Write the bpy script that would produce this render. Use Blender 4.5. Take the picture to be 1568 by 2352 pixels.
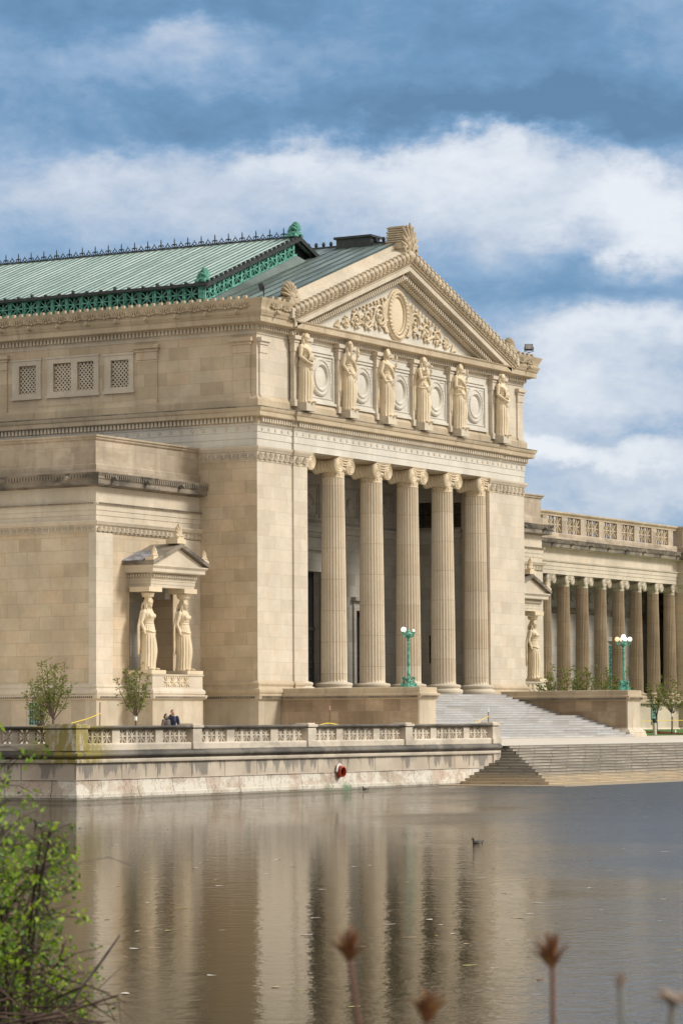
import bpy, math, random
from math import sin, cos, pi, radians, sqrt, atan2
from mathutils import Vector, Matrix
random.seed(7)
for o in list(bpy.data.objects): bpy.data.objects.remove(o)
scn = bpy.context.scene
COL = scn.collection
# ---------------------------------------------------------------- camera
YAW, PIT, ROL = radians(29.84), radians(3.88), radians(0.31)
cam_d = bpy.data.cameras.new('camera'); cam = bpy.data.objects.new('camera', cam_d); COL.objects.link(cam)
cam_d.sensor_fit = 'HORIZONTAL'; cam_d.sensor_width = 36.0; cam_d.lens = 36.0*7200/1568
cam_d.clip_start = 0.3; cam_d.clip_end = 6000
fw = Vector((cos(YAW)*cos(PIT), sin(YAW)*cos(PIT), sin(PIT)))
r0 = Vector((sin(YAW), -cos(YAW), 0)); u0 = r0.cross(fw)
rt = r0*cos(ROL) - u0*sin(ROL); up = r0*sin(ROL) + u0*cos(ROL)
M = Matrix((( rt.x, up.x, -fw.x, -175.072), (rt.y, up.y, -fw.y, -106.795), (rt.z, up.z, -fw.z, 3.05), (0,0,0,1)))
cam.matrix_world = M
scn.camera = cam
cam_d.dof.use_dof = True; cam_d.dof.focus_distance = 200; cam_d.dof.aperture_fstop = 14
# ---------------------------------------------------------------- render / exposure
scn.render.engine = 'CYCLES'
scn.render.resolution_x = 682; scn.render.resolution_y = 1024
scn.view_settings.view_transform = 'Standard'; scn.view_settings.look = 'None'
scn.view_settings.exposure = 0.27; scn.view_settings.gamma = 1.0
scn.cycles.max_bounces = 6
# ---------------------------------------------------------------- world: Nishita sky under procedural cloud
SUN_EL, SUN_AZ = radians(38), radians(-70)      # direction to the sun measured in the XY plane from +X
wd = bpy.data.worlds.new('World'); scn.world = wd; wd.use_nodes = True
class NT:
    def __init__(s, nt): s.t = nt; s.n = nt.nodes; s.l = nt.links
    def new(s, typ, **k):
        nd = s.n.new(typ)
        for a, b in k.items(): setattr(nd, a, b)
        return nd
    def put(s, sock, v):
        if hasattr(v, 'is_output') : s.l.new(v, sock)
        elif v is not None: sock.default_value = v
    def m(s, op, a, b=None, c=None, clamp=False):
        nd = s.new('ShaderNodeMath', operation=op); nd.use_clamp = clamp
        s.put(nd.inputs[0], a)
        if b is not None: s.put(nd.inputs[1], b)
        if c is not None: s.put(nd.inputs[2], c)
        return nd.outputs[0]
    def vm(s, op, a, b=None):
        nd = s.new('ShaderNodeVectorMath', operation=op); s.put(nd.inputs[0], a)
        if b is not None: s.put(nd.inputs[1], b)
        return nd
    def mix(s, f, a, b, mode='MIX'):
        nd = s.new('ShaderNodeMix', data_type='RGBA', blend_type=mode); s.put(nd.inputs[0], f)
        s.put(nd.inputs[6], a if hasattr(a,'is_output') else (*a, 1)); s.put(nd.inputs[7], b if hasattr(b,'is_output') else (*b, 1))
        return nd.outputs[2]
    def comb(s, x, y, z):
        nd = s.new('ShaderNodeCombineXYZ')
        for i, v in enumerate((x, y, z)): s.put(nd.inputs[i], v)
        return nd.outputs[0]
    def noise(s, vec, scale, detail=4, rough=.55, dist=0):
        nd = s.new('ShaderNodeTexNoise'); s.l.new(vec, nd.inputs['Vector'])
        nd.inputs['Scale'].default_value = scale; nd.inputs['Detail'].default_value = detail
        nd.inputs['Roughness'].default_value = rough; nd.inputs['Distortion'].default_value = dist
        return nd.outputs[0]
    def ramp(s, f, stops, interp='LINEAR'):
        nd = s.new('ShaderNodeValToRGB'); s.l.new(f, nd.inputs[0]); cr = nd.color_ramp; cr.interpolation = interp
        while len(cr.elements) < len(stops): cr.elements.new(.5)
        for e, (p, c) in zip(cr.elements, stops):
            e.position = p; e.color = (*c, 1) if len(c) == 3 else c
        return nd.outputs[0]
    def mapr(s, v, a, b, c=0., d=1., smooth=True):
        nd = s.new('ShaderNodeMapRange'); nd.interpolation_type = 'SMOOTHSTEP' if smooth else 'LINEAR'
        s.put(nd.inputs[0], v)
        for i, q in enumerate((a, b, c, d)): nd.inputs[i+1].default_value = q
        return nd.outputs[0]
W = NT(wd.node_tree); W.n.clear()
sky = W.new('ShaderNodeTexSky', sky_type='NISHITA'); sky.sun_disc = False
sky.sun_elevation = SUN_EL; sky.sun_rotation = pi/2 - SUN_AZ
bg1 = W.new('ShaderNodeBackground'); W.l.new(sky.outputs[0], bg1.inputs[0]); bg1.inputs[1].default_value = 0.12
tc = W.new('ShaderNodeTexCoord'); sp = W.new('ShaderNodeSeparateXYZ'); W.l.new(tc.outputs['Generated'], sp.inputs[0])
az = W.m('ARCTAN2', sp.outputs[1], sp.outputs[0]); el = W.m('ARCSINE', sp.outputs[2])
# cloud layout in azimuth (from the view bearing, to the right) and elevation, radians
U_ = W.m('SUBTRACT', YAW, az)
q = W.comb(U_, W.m('MULTIPLY', el, 1.45), 0.0)
w1 = W.noise(q, 30, 5, .6); w2 = W.noise(W.vm('ADD', q, (3.1, 1.7, 5.)).outputs[0], 30, 5, .6)
Uw = W.m('ADD', U_, W.m('MULTIPLY', W.m('SUBTRACT', w1, .5), .05)); Vw = W.m('ADD', el, W.m('MULTIPLY', W.m('SUBTRACT', w2, .5), .035))
def D2(x, y): return (x-784)/7200., (1666-y)/7200.
# (x, y, half width, half height, gain) as bearings of each cloud bank
blobs = [(784,110,900,130,-.06),(460,90,110,30,.24),(330,150,190,50,.20),(600,140,200,60,.07),(1530,40,120,50,.12),(1050,60,500,50,-.10),
 (250,400,160,40,.22),(650,390,110,35,.34),(1170,325,110,30,.56),(1000,375,190,36,.40),(1280,380,140,45,.30),(1520,450,130,55,.42),(1400,500,190,45,.24),(1545,570,100,50,.46),
 (700,470,420,60,.20),(1050,450,260,60,.18),(100,470,250,60,.10),(450,540,300,40,.06),(1110,560,150,50,.10),
 (1400,850,260,230,.13),(650,440,700,80,.07),(1500,770,170,30,.32),(1450,585,60,20,.2),(1300,800,90,60,.22),(1450,900,260,60,.32),(1440,1060,220,35,.42),(1500,1150,220,40,.32),(1240,1040,60,40,.3),
 (900,255,420,65,-.20),(560,300,300,40,-.10),(1350,265,330,50,-.28),(1450,340,200,40,-.26),(200,20,400,45,-.18),(1360,680,260,40,-.22),(1330,620,70,30,-.14),(60,250,160,60,-.05),(330,320,260,35,-.07),(1290,1100,160,18,-.12),(1400,1000,200,14,-.10)]
F = None
for (x, y, a, b, g) in blobs:
    cu, cv = D2(x, y)
    du = W.m('MULTIPLY', W.m('SUBTRACT', Uw, cu), 7200./a); dv = W.m('MULTIPLY', W.m('SUBTRACT', Vw, cv), 7200./b)
    e = W.m('EXPONENT', W.m('MULTIPLY', W.m('ADD', W.m('MULTIPLY', du, du), W.m('MULTIPLY', dv, dv)), -.6))
    F = W.m('MULTIPLY', e, g) if F is None else W.m('MULTIPLY_ADD', e, g, F)
n1 = W.noise(q, 24, 8, .6, .3); n2 = W.noise(W.comb(U_, W.m('MULTIPLY', el, 2.), 2.), 75, 7, .66, .4)
F = W.m('ADD', F, W.m('ADD', W.m('MULTIPLY', W.m('SUBTRACT', n1, .5), .46), W.m('MULTIPLY', W.m('SUBTRACT', n2, .5), .30)))
F = W.m('ADD', F, W.mapr(el, .02, .3, .40, .30, False))
out_ = W.m('MAXIMUM', W.mapr(W.m('ABSOLUTE', U_), .12, .24), W.mapr(el, .235, .32))     # broken cumulus over the rest of the sky
F = W.m('ADD', F, W.m('MULTIPLY', out_, W.m('MULTIPLY', W.m('SUBTRACT', W.noise(q, 5, 6, .55, .4), .44), 2.4)))
cc = W.ramp(F, [(0, (.10,.215,.375)), (.22, (.15,.30,.50)), (.42, (.29,.43,.63)), (.62, (.52,.60,.73)), (.82, (.73,.78,.86)), (1, (.86,.89,.94))])
# above the view the unseen sky is tinted bluer for the water to mirror
hi = W.mapr(el, .26, .8); cc = W.mix(hi, cc, (.25,.40,.62))
# unseen sky beside and behind the view, brightened as fill for side walls
away = W.mapr(W.m('ABSOLUTE', U_), .35, .9); cc = W.mix(away, cc, (.96,.93,.88))
bg2 = W.new('ShaderNodeBackground'); W.l.new(cc, bg2.inputs[0]); bg2.inputs[1].default_value = .84
mx = W.new('ShaderNodeMixShader'); mx.inputs[0].default_value = .88
W.l.new(bg1.outputs[0], mx.inputs[1]); W.l.new(bg2.outputs[0], mx.inputs[2])
ow = W.new('ShaderNodeOutputWorld'); W.l.new(mx.outputs[0], ow.inputs[0])
sl = bpy.data.lights.new('sun', 'SUN'); sl.energy = 2.75; sl.angle = radians(13); sl.color = (1, .965, .905)
so = bpy.data.objects.new('sun', sl); COL.objects.link(so)
sd = Vector((cos(SUN_EL)*cos(SUN_AZ), cos(SUN_EL)*sin(SUN_AZ), sin(SUN_EL)))
so.rotation_euler = sd.to_track_quat('Z', 'Y').to_euler(); so.location = (0, -50, 80)
# ---------------------------------------------------------------- mesh builder
class MB:
    def __init__(s): s.v = []; s.f = []
    def add(s, vs, fs, mat=None):
        b = len(s.v)
        s.v += [tuple(mat @ Vector(p)) for p in vs] if mat is not None else [tuple(p) for p in vs]
        s.f += [tuple(i+b for i in f) for f in fs]; return s
    def merge(s, o, mat=None): return s.add(o.v, o.f, mat)
    def box(s, x0, x1, y0, y1, z0, z1, mat=None):
        return s.add([(x0,y0,z0),(x1,y0,z0),(x1,y1,z0),(x0,y1,z0),(x0,y0,z1),(x1,y0,z1),(x1,y1,z1),(x0,y1,z1)],
            [(0,3,2,1),(4,5,6,7),(0,1,5,4),(1,2,6,5),(2,3,7,6),(3,0,4,7)], mat)
    def quad(s, *p): return s.add(p, [tuple(range(len(p)))])
    def prism_y(s, poly, y0, y1):          # polygon in XZ extruded along Y
        n = len(poly); vs = [(x, y0, z) for x, z in poly]+[(x, y1, z) for x, z in poly]
        fs = [tuple(range(n)), tuple(range(2*n-1, n-1, -1))]+[(i, i+n, (i+1) % n+n, (i+1) % n) for i in range(n)]
        return s.add(vs, fs)
    def prism(s, poly, mat, t):            # polygon in local XY extruded by t along local Z
        n = len(poly); vs = [(x, y, 0) for x, y in poly]+[(x, y, t) for x, y in poly]
        fs = [tuple(range(n-1,-1,-1)), tuple(range(n, 2*n))]+[(i, (i+1) % n, (i+1) % n+n, i+n) for i in range(n)]
        return s.add(vs, fs, mat)
    def tube(s, pts, rad, n=6, cap=True, flat=1.0):
        pts = [Vector(p) for p in pts]; b = len(s.v); N = len(pts)
        if not hasattr(rad, '__len__'): rad = [rad]*N
        prev = None
        for i, p in enumerate(pts):
            d = (pts[min(i+1, N-1)]-pts[max(i-1, 0)]); d = d.normalized() if d.length > 1e-9 else Vector((0,0,1))
            if prev is None:
                a = d.cross(Vector((0,0,1)))
                if a.length < .1: a = d.cross(Vector((1,0,0)))
                a.normalize()
            else: a = (prev - d*prev.dot(d)).normalized()
            prev = a; c = d.cross(a)
            for k in range(n):
                t = 2*pi*k/n; s.v.append(tuple(p + (a*cos(t) + c*sin(t)*flat)*rad[i]))
        for i in range(N-1):
            for k in range(n):
                s.f.append((b+i*n+k, b+i*n+(k+1) % n, b+(i+1)*n+(k+1) % n, b+(i+1)*n+k))
        if cap: s.f.append(tuple(b+k for k in range(n-1, -1, -1))); s.f.append(tuple(b+(N-1)*n+k for k in range(n)))
        return s
    def lathe(s, prof, n=20, mat=None, cap=True):   # prof: (r, z)
        vs = []; fs = []
        for r, z in prof:
            for k in range(n): t = 2*pi*k/n; vs.append((r*cos(t), r*sin(t), z))
        for i in range(len(prof)-1):
            for k in range(n): fs.append((i*n+k, i*n+(k+1) % n, (i+1)*n+(k+1) % n, (i+1)*n+k))
        if cap: fs.append(tuple(range(n-1, -1, -1))); fs.append(tuple((len(prof)-1)*n+k for k in range(n)))
        return s.add(vs, fs, mat)
    def ell(s, c, r, n=10, m=7, mat=None):
        c = Vector(c); pr = []
        vs = []; fs = []
        for i in range(1, m):
            a = pi*i/m
            for k in range(n): t = 2*pi*k/n; vs.append((c.x+r[0]*sin(a)*cos(t), c.y+r[1]*sin(a)*sin(t), c.z-r[2]*cos(a)))
        b0 = len(vs); vs.append((c.x, c.y, c.z-r[2])); vs.append((c.x, c.y, c.z+r[2]))
        for i in range(m-2):
            for k in range(n): fs.append((i*n+k, i*n+(k+1) % n, (i+1)*n+(k+1) % n, (i+1)*n+k))
        for k in range(n): fs.append((b0, (k+1) % n, k)); fs.append((b0+1, (m-2)*n+k, (m-2)*n+(k+1) % n))
        return s.add(vs, fs, mat)
    def sweep(s, path, prof, side=1, cap=True):
        """prof: list of (out, z) from bottom to top, swept along a plan path; 'out' is to the right of travel * side"""
        n = len(path); P = [Vector(p) for p in path]; offs = []
        for i in range(n):
            ds = []
            if i > 0: ds.append((P[i]-P[i-1]).normalized())
            if i < n-1: ds.append((P[i+1]-P[i]).normalized())
            ns = [Vector((d.y, -d.x))*side for d in ds]
            if len(ns) == 1: offs.append(ns[0])
            else:
                mm = ns[0]+ns[1]; offs.append(mm/(1+ns[0].dot(ns[1])))
        m = len(prof); vs = []; fs = []
        for i in range(n):
            for o, z in prof: vs.append((P[i].x+offs[i].x*o, P[i].y+offs[i].y*o, z))
        for i in range(n-1):
            for k in range(m-1):
                fs.append((i*m+k, (i+1)*m+k, (i+1)*m+k+1, i*m+k+1) if side > 0 else (i*m+k+1, (i+1)*m+k+1, (i+1)*m+k, i*m+k))
        if cap: fs.append(tuple(range(m))); fs.append(tuple((n-1)*m+k for k in range(m-1, -1, -1)))
        return s.add(vs, fs)
    def dentils(s, path, out0, out1, z0, z1, pitch, w, side=1):
        P = [Vector(p) for p in path]
        for a, b in zip(P, P[1:]):
            d = b-a; L = d.length; d.normalize(); nn = Vector((d.y, -d.x))*side
            k = int(L/pitch)
            if k < 1: continue
            for i in range(k):
                t = (i+.5)*L/k; c = a+d*t
                q = [c-d*w/2+nn*out0, c+d*w/2+nn*out0, c+d*w/2+nn*out1, c-d*w/2+nn*out1]
                s.add([(p.x, p.y, z0) for p in q]+[(p.x, p.y, z1) for p in q], [(0,1,2,3),(7,6,5,4),(0,4,5,1),(1,5,6,2),(2,6,7,3),(3,7,4,0)])
        return s
    def build(s, name, mat, parent=None, smooth=None, loc=None, rz=None):
        me = bpy.data.meshes.new(name); me.from_pydata(s.v, [], s.f); me.update()
        me.materials.append(mat)
        if smooth:
            me.polygons.foreach_set('use_smooth', [True]*len(me.polygons))
            if smooth < 180: me.set_sharp_from_angle(angle=radians(smooth))
        o = bpy.data.objects.new(name, me); COL.objects.link(o)
        if parent is not None: o.parent = parent
        if loc is not None: o.location = loc
        if rz is not None: o.rotation_euler.z = rz
        return o
def empty(name, loc=(0,0,0), rz=0, parent=None):
    o = bpy.data.objects.new(name, None); COL.objects.link(o); o.location = loc; o.rotation_euler.z = rz
    o.empty_display_size = .3
    if parent is not None: o.parent = parent
    return o
def tag(o, label=None, cat=None, group=None, kind=None):
    if label: o['label'] = label
    if cat: o['category'] = cat
    if group: o['group'] = group
    if kind: o['kind'] = kind
    return o
def inst(o, parent=None, loc=None, rz=None, scale=None):
    c = o.copy(); COL.objects.link(c)
    if parent is not None: c.parent = parent
    if loc is not None: c.location = loc
    if rz is not None: c.rotation_euler.z = rz
    if scale is not None: c.scale = scale
    for ch in list(o.children): inst(ch, c)
    return c
def T(x, y, z, rz=0, rx=0, ry=0, s=1):
    return Matrix.Translation((x, y, z)) @ Matrix.Rotation(rz, 4, 'Z') @ Matrix.Rotation(ry, 4, 'Y') @ Matrix.Rotation(rx, 4, 'X') @ Matrix.Scale(s, 4)
FRONT = lambda x, y, z: Matrix.Translation((x, y, z)) @ Matrix.Rotation(pi/2, 4, 'X')          # local XY -> world XZ, local Z -> -Y
LEFT = lambda x, y, z: Matrix.Translation((x, y, z)) @ Matrix.Rotation(-pi/2, 4, 'Z') @ Matrix.Rotation(pi/2, 4, 'X')  # local X -> -Y, local Z -> -X
# ---------------------------------------------------------------- materials
def mat(name):
    m = bpy.data.materials.new(name); m.use_nodes = True
    n = NT(m.node_tree); b = m.node_tree.nodes['Principled BSDF']; return m, n, b
def wallvec(n):
    """2D coords on the wall: along the wall, and height (world metres)"""
    g = n.new('ShaderNodeNewGeometry'); ps = n.new('ShaderNodeSeparateXYZ'); n.l.new(g.outputs['Position'], ps.inputs[0])
    ns = n.new('ShaderNodeSeparateXYZ'); n.l.new(g.outputs['True Normal'], ns.inputs[0])
    c = n.m('GREATER_THAN', n.m('ABSOLUTE', ns.outputs[0]), n.m('ABSOLUTE', ns.outputs[1]))
    a = n.m('ADD', n.m('MULTIPLY', ps.outputs[1], c), n.m('MULTIPLY', ps.outputs[0], n.m('SUBTRACT', 1., c)))
    return a, ps, g.outputs['Position'], c
def stone(name, base, var=.16, blocks=None, stain=0., dark=(.10,.085,.065), rough=.85, streak=0., joint=.55, drum=False, pink=0., zoff=0., tint_=.8, mort=.014, bump=.25, sat=.0, big=0.):
    m, n, b = mat(name); a, ps, pos, side = wallvec(n)
    col = n.mix(0., base, base)
    ng = n.noise(pos, .35, 5, .6); nf = n.noise(pos, 3.5, 6, .65); nt = n.noise(pos, 1.1, 4, .6)
    lo = tuple(x*(1-var) for x in base); hi = tuple(min(1, x*(1+var*.8)) for x in base)
    col = n.mix(n.mapr(ng, .3, .7), lo, hi)
    col = n.mix(n.m('MULTIPLY', n.mapr(nt, .45, .75), .35), col, (base[0]*.92, base[1]*.80, base[2]*.66))
    col = n.mix(n.m('MULTIPLY', n.mapr(nf, .35, .75), .22), col, (base[0]*.70, base[1]*.69, base[2]*.68))
    if blocks:
        bw, bh = blocks
        br = n.new('ShaderNodeTexBrick'); br.offset = .5; br.squash = 1
        wob = n.m('MULTIPLY', n.m('SUBTRACT', n.noise(n.comb(a, 0., n.m('FLOOR', n.m('DIVIDE', ps.outputs[2], bh))), .9, 1), .5), bw*.55)
        n.l.new(n.comb(n.m('ADD', a, wob), n.m('ADD', ps.outputs[2], zoff), 0.), br.inputs['Vector'])
        for k, v in (('Scale', 1), ('Mortar Size', mort), ('Mortar Smooth', .3), ('Bias', 0), ('Brick Width', bw), ('Row Height', bh)): br.inputs[k].default_value = v
        br.inputs['Color1'].default_value = (0,0,0,1); br.inputs['Color2'].default_value = (1,1,1,1); br.inputs['Mortar'].default_value = (.5,.5,.5,1)
        rv = br.outputs[0]
        tint = n.ramp(rv, [(0, (.76,.71,.63)), (.25, (.90,.87,.82)), (.5, (1,.99,.96)), (.75, (1.03,.95,.87)), (1, (1.0,1.01,1.0))], 'LINEAR')
        if big: tint = n.ramp(rv, [(0, (.62,.55,.46)), (.3, (.85,.80,.73)), (.6, (1,.97,.92)), (1, (1.1,1.03,.95))])
        col = n.mix(tint_, col, tint, 'MULTIPLY')
        jc = .42 if mort < .03 else .16; col = n.mix(n.m('MULTIPLY', br.outputs[1], joint), col, (base[0]*jc, base[1]*jc*.92, base[2]*jc*.82))  # wide joints painted extra dark, also standing in for shadow under step nosings
    if drum:
        oi = n.new('ShaderNodeObjectInfo'); wn = n.new('ShaderNodeTexWhiteNoise', noise_dimensions='2D')
        zz = n.m('ADD', n.m('DIVIDE', ps.outputs[2], 2.15), n.m('MULTIPLY', oi.outputs['Random'], 7.)); fl = n.m('FLOOR', zz)
        n.l.new(n.comb(fl, n.m('MULTIPLY', oi.outputs['Random'], 91.), 0.), wn.inputs[0])
        col = n.mix(1., col, n.ramp(wn.outputs[0], [(0, (.93,.89,.83)), (.5, (1,.98,.95)), (1, (1.04,1.02,.99))]), 'MULTIPLY')
        fr = n.m('SUBTRACT', zz, fl); col = n.mix(n.m('MULTIPLY', n.m('LESS_THAN', fr, .018), .45), col, (base[0]*.4, base[1]*.36, base[2]*.3))
    if streak:
        sv = n.noise(n.comb(n.m('MULTIPLY', a, 1.6), n.m('MULTIPLY', ps.outputs[2], .22), side), 1., 5, .65)
        col = n.mix(n.m('MULTIPLY', n.mapr(sv, .52, .72), streak), col, dark)
    if stain:
        sn = n.noise(n.comb(n.m('MULTIPLY', a, .5), n.m('MULTIPLY', ps.outputs[2], 1.1), side), .8, 7, .68, .6)
        col = n.mix(n.m('MULTIPLY', n.mapr(sn, .44, .62), stain), col, dark)
    if pink: col = n.mix(n.m('MULTIPLY', n.mapr(n.noise(pos, .7, 3), .5, .7), pink), col, (.42,.27,.19))
    n.l.new(col, b.inputs['Base Color']); b.inputs['Roughness'].default_value = rough
    bp = n.new('ShaderNodeBump'); bp.inputs['Strength'].default_value = bump; bp.inputs['Distance'].default_value = .04
    n.l.new(nf, bp.inputs['Height']); n.l.new(bp.outputs[0], b.inputs['Normal'])
    return m
def plain(name, col, rough=.6, var=.15, scale=4., metal=0., c2=None, emit=0., stretch=None):
    m, n, b = mat(name); g = n.new('ShaderNodeNewGeometry'); pv = n.vm('MULTIPLY', g.outputs['Position'], stretch).outputs[0] if stretch else g.outputs['Position']; f = n.mapr(n.noise(pv, scale, 5, .6), .35, .68)
    c = n.mix(f, tuple(x*(1-var) for x in col), c2 or tuple(min(1, x*(1+var)) for x in col))
    n.l.new(c, b.inputs['Base Color']); b.inputs['Roughness'].default_value = rough; b.inputs['Metallic'].default_value = metal
    if emit: n.l.new(c, b.inputs['Emission Color']); b.inputs['Emission Strength'].default_value = emit
    return m
LS = (.53,.435,.31)
M_WALL = stone('limestone_blocks', LS, blocks=(1.75,.83), streak=.26, dark=(.30,.215,.13), tint_=.72)
M_PIER = stone('limestone_blocks_pale', (.57,.50,.40), var=.10, blocks=(1.5,.83), joint=.4, zoff=.3, tint_=.42, streak=.12, dark=(.36,.29,.20))
M_TRIM = stone('limestone_trim', (.55,.475,.365), streak=.14)
M_WARM = stone('limestone_warm_trim', (.46,.37,.25), var=.2, streak=.42, dark=(.17,.125,.085))
M_ARCH = stone('bleached_limestone', (.60,.565,.49), var=.10, blocks=(2.4,3.0), joint=.3, streak=.10, tint_=.3)
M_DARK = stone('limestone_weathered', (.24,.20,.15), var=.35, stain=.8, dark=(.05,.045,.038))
M_DADO = stone('limestone_slabs', (.50,.435,.335), blocks=(1.15,6.0), streak=.35, dark=(.22,.17,.11), joint=.5)
M_PARA = stone('limestone_parapet_slabs', (.40,.31,.215), var=.25, blocks=(1.3,1.3), big=1, streak=.3, stain=.35, dark=(.18,.125,.08), joint=.35)
M_PANEL = stone('limestone_large_panels', (.46,.39,.30), var=.22, blocks=(1.55,1.45), streak=.32, stain=.3, dark=(.2,.15,.10), joint=.4, zoff=-.35, big=1)
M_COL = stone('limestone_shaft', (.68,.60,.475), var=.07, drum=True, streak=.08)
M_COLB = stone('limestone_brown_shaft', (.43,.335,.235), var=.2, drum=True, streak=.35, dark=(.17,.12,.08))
M_STAT = stone('carved_limestone', (.65,.54,.375), var=.1, streak=.1)
M_INT = stone('limestone_grey_blocks_shaded', (.34,.325,.29), blocks=(1.6,.83), joint=.6)  # grey stone, its base lowered further to stand in for portico shade
M_STEP = stone('blue_grey_granite', (.50,.50,.505), var=.12, blocks=(2.6,.175), joint=.8, zoff=.05, bump=.1, mort=.02)
M_LAKE = stone('worn_grey_granite', (.62,.57,.48), var=.25, blocks=(2.0,.1425), joint=1., zoff=.099, stain=.38, dark=(.22,.20,.175), mort=.036)
M_BAL = stone('balustrade_limestone', (.58,.505,.40), var=.15, stain=.42, dark=(.2,.175,.14))
M_TORUS = stone('blackened_limestone', (.17,.15,.125), var=.4, stain=.7, dark=(.045,.042,.038))
M_PLAZA = stone('pale_paving', (.62,.55,.45), var=.08)
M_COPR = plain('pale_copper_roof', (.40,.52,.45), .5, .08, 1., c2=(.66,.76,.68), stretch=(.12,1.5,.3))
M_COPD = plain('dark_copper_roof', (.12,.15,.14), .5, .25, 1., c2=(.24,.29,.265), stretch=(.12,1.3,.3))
M_COPG = plain('green_copper', (.05,.24,.17), .6, .4, 5., c2=(.16,.46,.34))
M_IRON = plain('dark_iron', (.022,.026,.024), .5, .4)
M_SEAM = plain('roof_seam', (.05,.075,.06), .6, .3)
M_SEAMP = plain('pale_roof_seam', (.10,.15,.125), .6, .3)
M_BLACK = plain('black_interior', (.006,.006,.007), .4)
M_TURQ = plain('turquoise_grille', (.25,.48,.38), .5, .2, 3.)
M_BRONZE = plain('dark_bronze', (.025,.02,.016), .4, .3)
M_GLOBE = plain('lit_white_globe', (.93,.91,.87), .2, .02, emit=.55)
M_GLOBY = plain('lit_amber_globe', (.95,.66,.34), .2, .02, emit=.6)
M_STAKE = plain('rusty_stake', (.10,.06,.035), .8)
M_TAPE = plain('yellow_tape', (.70,.50,.03), .4, .05)
M_ORANGE = plain('orange_pipe_lining', (.38,.065,.025), .5, .3, 5.)
M_GRASS = plain('lawn', (.05,.14,.012), .9, .3, 3., c2=(.09,.2,.02))
M_LEADG = plain('grey_lead_sheet', (.20,.20,.23), .5, .35, 2., c2=(.34,.34,.38))
def terrace_mat():
    m, n, b = mat('stained_terrace_stone'); a, ps, pos, side = wallvec(n); Z = ps.outputs[2]; X = ps.outputs[0]; Yc = ps.outputs[1]
    br = n.new('ShaderNodeTexBrick'); n.l.new(n.comb(a, n.m('ADD', Z, -.81), 0.), br.inputs[0]); br.offset = .42
    for k, v in (('Scale', 1), ('Mortar Size', .02), ('Mortar Smooth', .3), ('Bias', 0), ('Brick Width', 2.7), ('Row Height', .73)): br.inputs[k].default_value = v
    br.inputs['Color1'].default_value = (.86,.82,.76,1); br.inputs['Color2'].default_value = (1.05,1,.95,1)
    col = n.mix(n.mapr(n.noise(pos, .5, 5), .3, .7), (.42,.36,.29), (.56,.50,.41))
    col = n.mix(.9, col, br.outputs[0], 'MULTIPLY')
    # spalled pale and pinkish lower course
    low = n.mapr(Z, .86, .80); sp_ = n.mapr(n.noise(n.comb(n.m('MULTIPLY', a, .55), n.m('MULTIPLY', Z, .9), 0.), 1.1, 4, .6), .42, .52)
    col = n.mix(n.m('MULTIPLY', low, sp_), col, (.62,.565,.47))
    pk = n.mapr(n.noise(n.comb(n.m('MULTIPLY', a, .8), Z, 3.), .8, 4, .6), .5, .58)
    col = n.mix(n.m('MULTIPLY', n.m('MULTIPLY', low, n.mapr(Z, .25, .4)), n.m('MULTIPLY', pk, .6)), col, (.46,.335,.26))
    ck = n.m('ABSOLUTE', n.m('SUBTRACT', n.noise(n.comb(n.m('MULTIPLY', a, 1.), n.m('MULTIPLY', Z, .5), 1.), 1.5, 5, .7), .5))
    col = n.mix(n.m('MULTIPLY', n.m('MULTIPLY', low, n.mapr(ck, .012, 0.)), .8), col, (.12,.07,.05))
    # dark hanging stains below the string course
    sn = n.noise(n.comb(n.m('MULTIPLY', a, 1.1), n.m('MULTIPLY', Z, .18), side), 1., 6, .7)
    dn = n.m('MULTIPLY', n.mapr(n.m('ADD', sn, n.m('MULTIPLY', n.m('SUBTRACT', Z, 1.5), .17)), .45, .51), n.mapr(Z, .83, .95))
    col = n.mix(n.m('MULTIPLY', dn, .72), col, (.14,.13,.115))
    # waterline
    col = n.mix(n.m('MULTIPLY', n.mapr(Z, .12, .0), .8), col, (.10,.085,.05))
    ge = n.noise(pos, 1.5, 4); alg = n.m('MULTIPLY', n.mapr(n.m('ABSOLUTE', n.m('SUBTRACT', X, -47.6)), 2.2, .5), n.mapr(Z, .5, .1))
    col = n.mix(n.m('MULTIPLY', alg, n.mapr(ge, .4, .6)), col, (.16,.24,.14))
    n.l.new(n.mix(n.m('MULTIPLY', br.outputs[1], .6), col, (.13,.10,.08)), b.inputs['Base Color'])
    b.inputs['Roughness'].default_value = .9
    bp = n.new('ShaderNodeBump'); bp.inputs['Strength'].default_value = .5; bp.inputs['Distance'].default_value = .05
    n.l.new(n.noise(pos, 3, 6, .7), bp.inputs['Height']); n.l.new(bp.outputs[0], b.inputs['Normal'])
    return m
M_TERR = terrace_mat()
def lichen(mm):
    n = NT(mm.node_tree); b = mm.node_tree.nodes['Principled BSDF']; src = b.inputs['Base Color'].links[0].from_socket
    a, ps, pos, side = wallvec(n)
    d = n.m('ADD', n.m('ABSOLUTE', n.m('SUBTRACT', ps.outputs[0], -68.9)), n.m('ABSOLUTE', n.m('SUBTRACT', ps.outputs[1], -33.2)))
    f = n.m('MULTIPLY', n.mapr(d, 3.4, .8), n.mapr(n.noise(n.comb(n.m('MULTIPLY', a, 2.), n.m('MULTIPLY', ps.outputs[2], .7), 0.), 1.3, 5, .7), .36, .52))
    n.l.new(n.mix(n.m('MULTIPLY', f, .85), src, (.24,.19,.02)), b.inputs['Base Color'])
for mm in (M_BAL, M_TORUS): lichen(mm)
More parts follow.
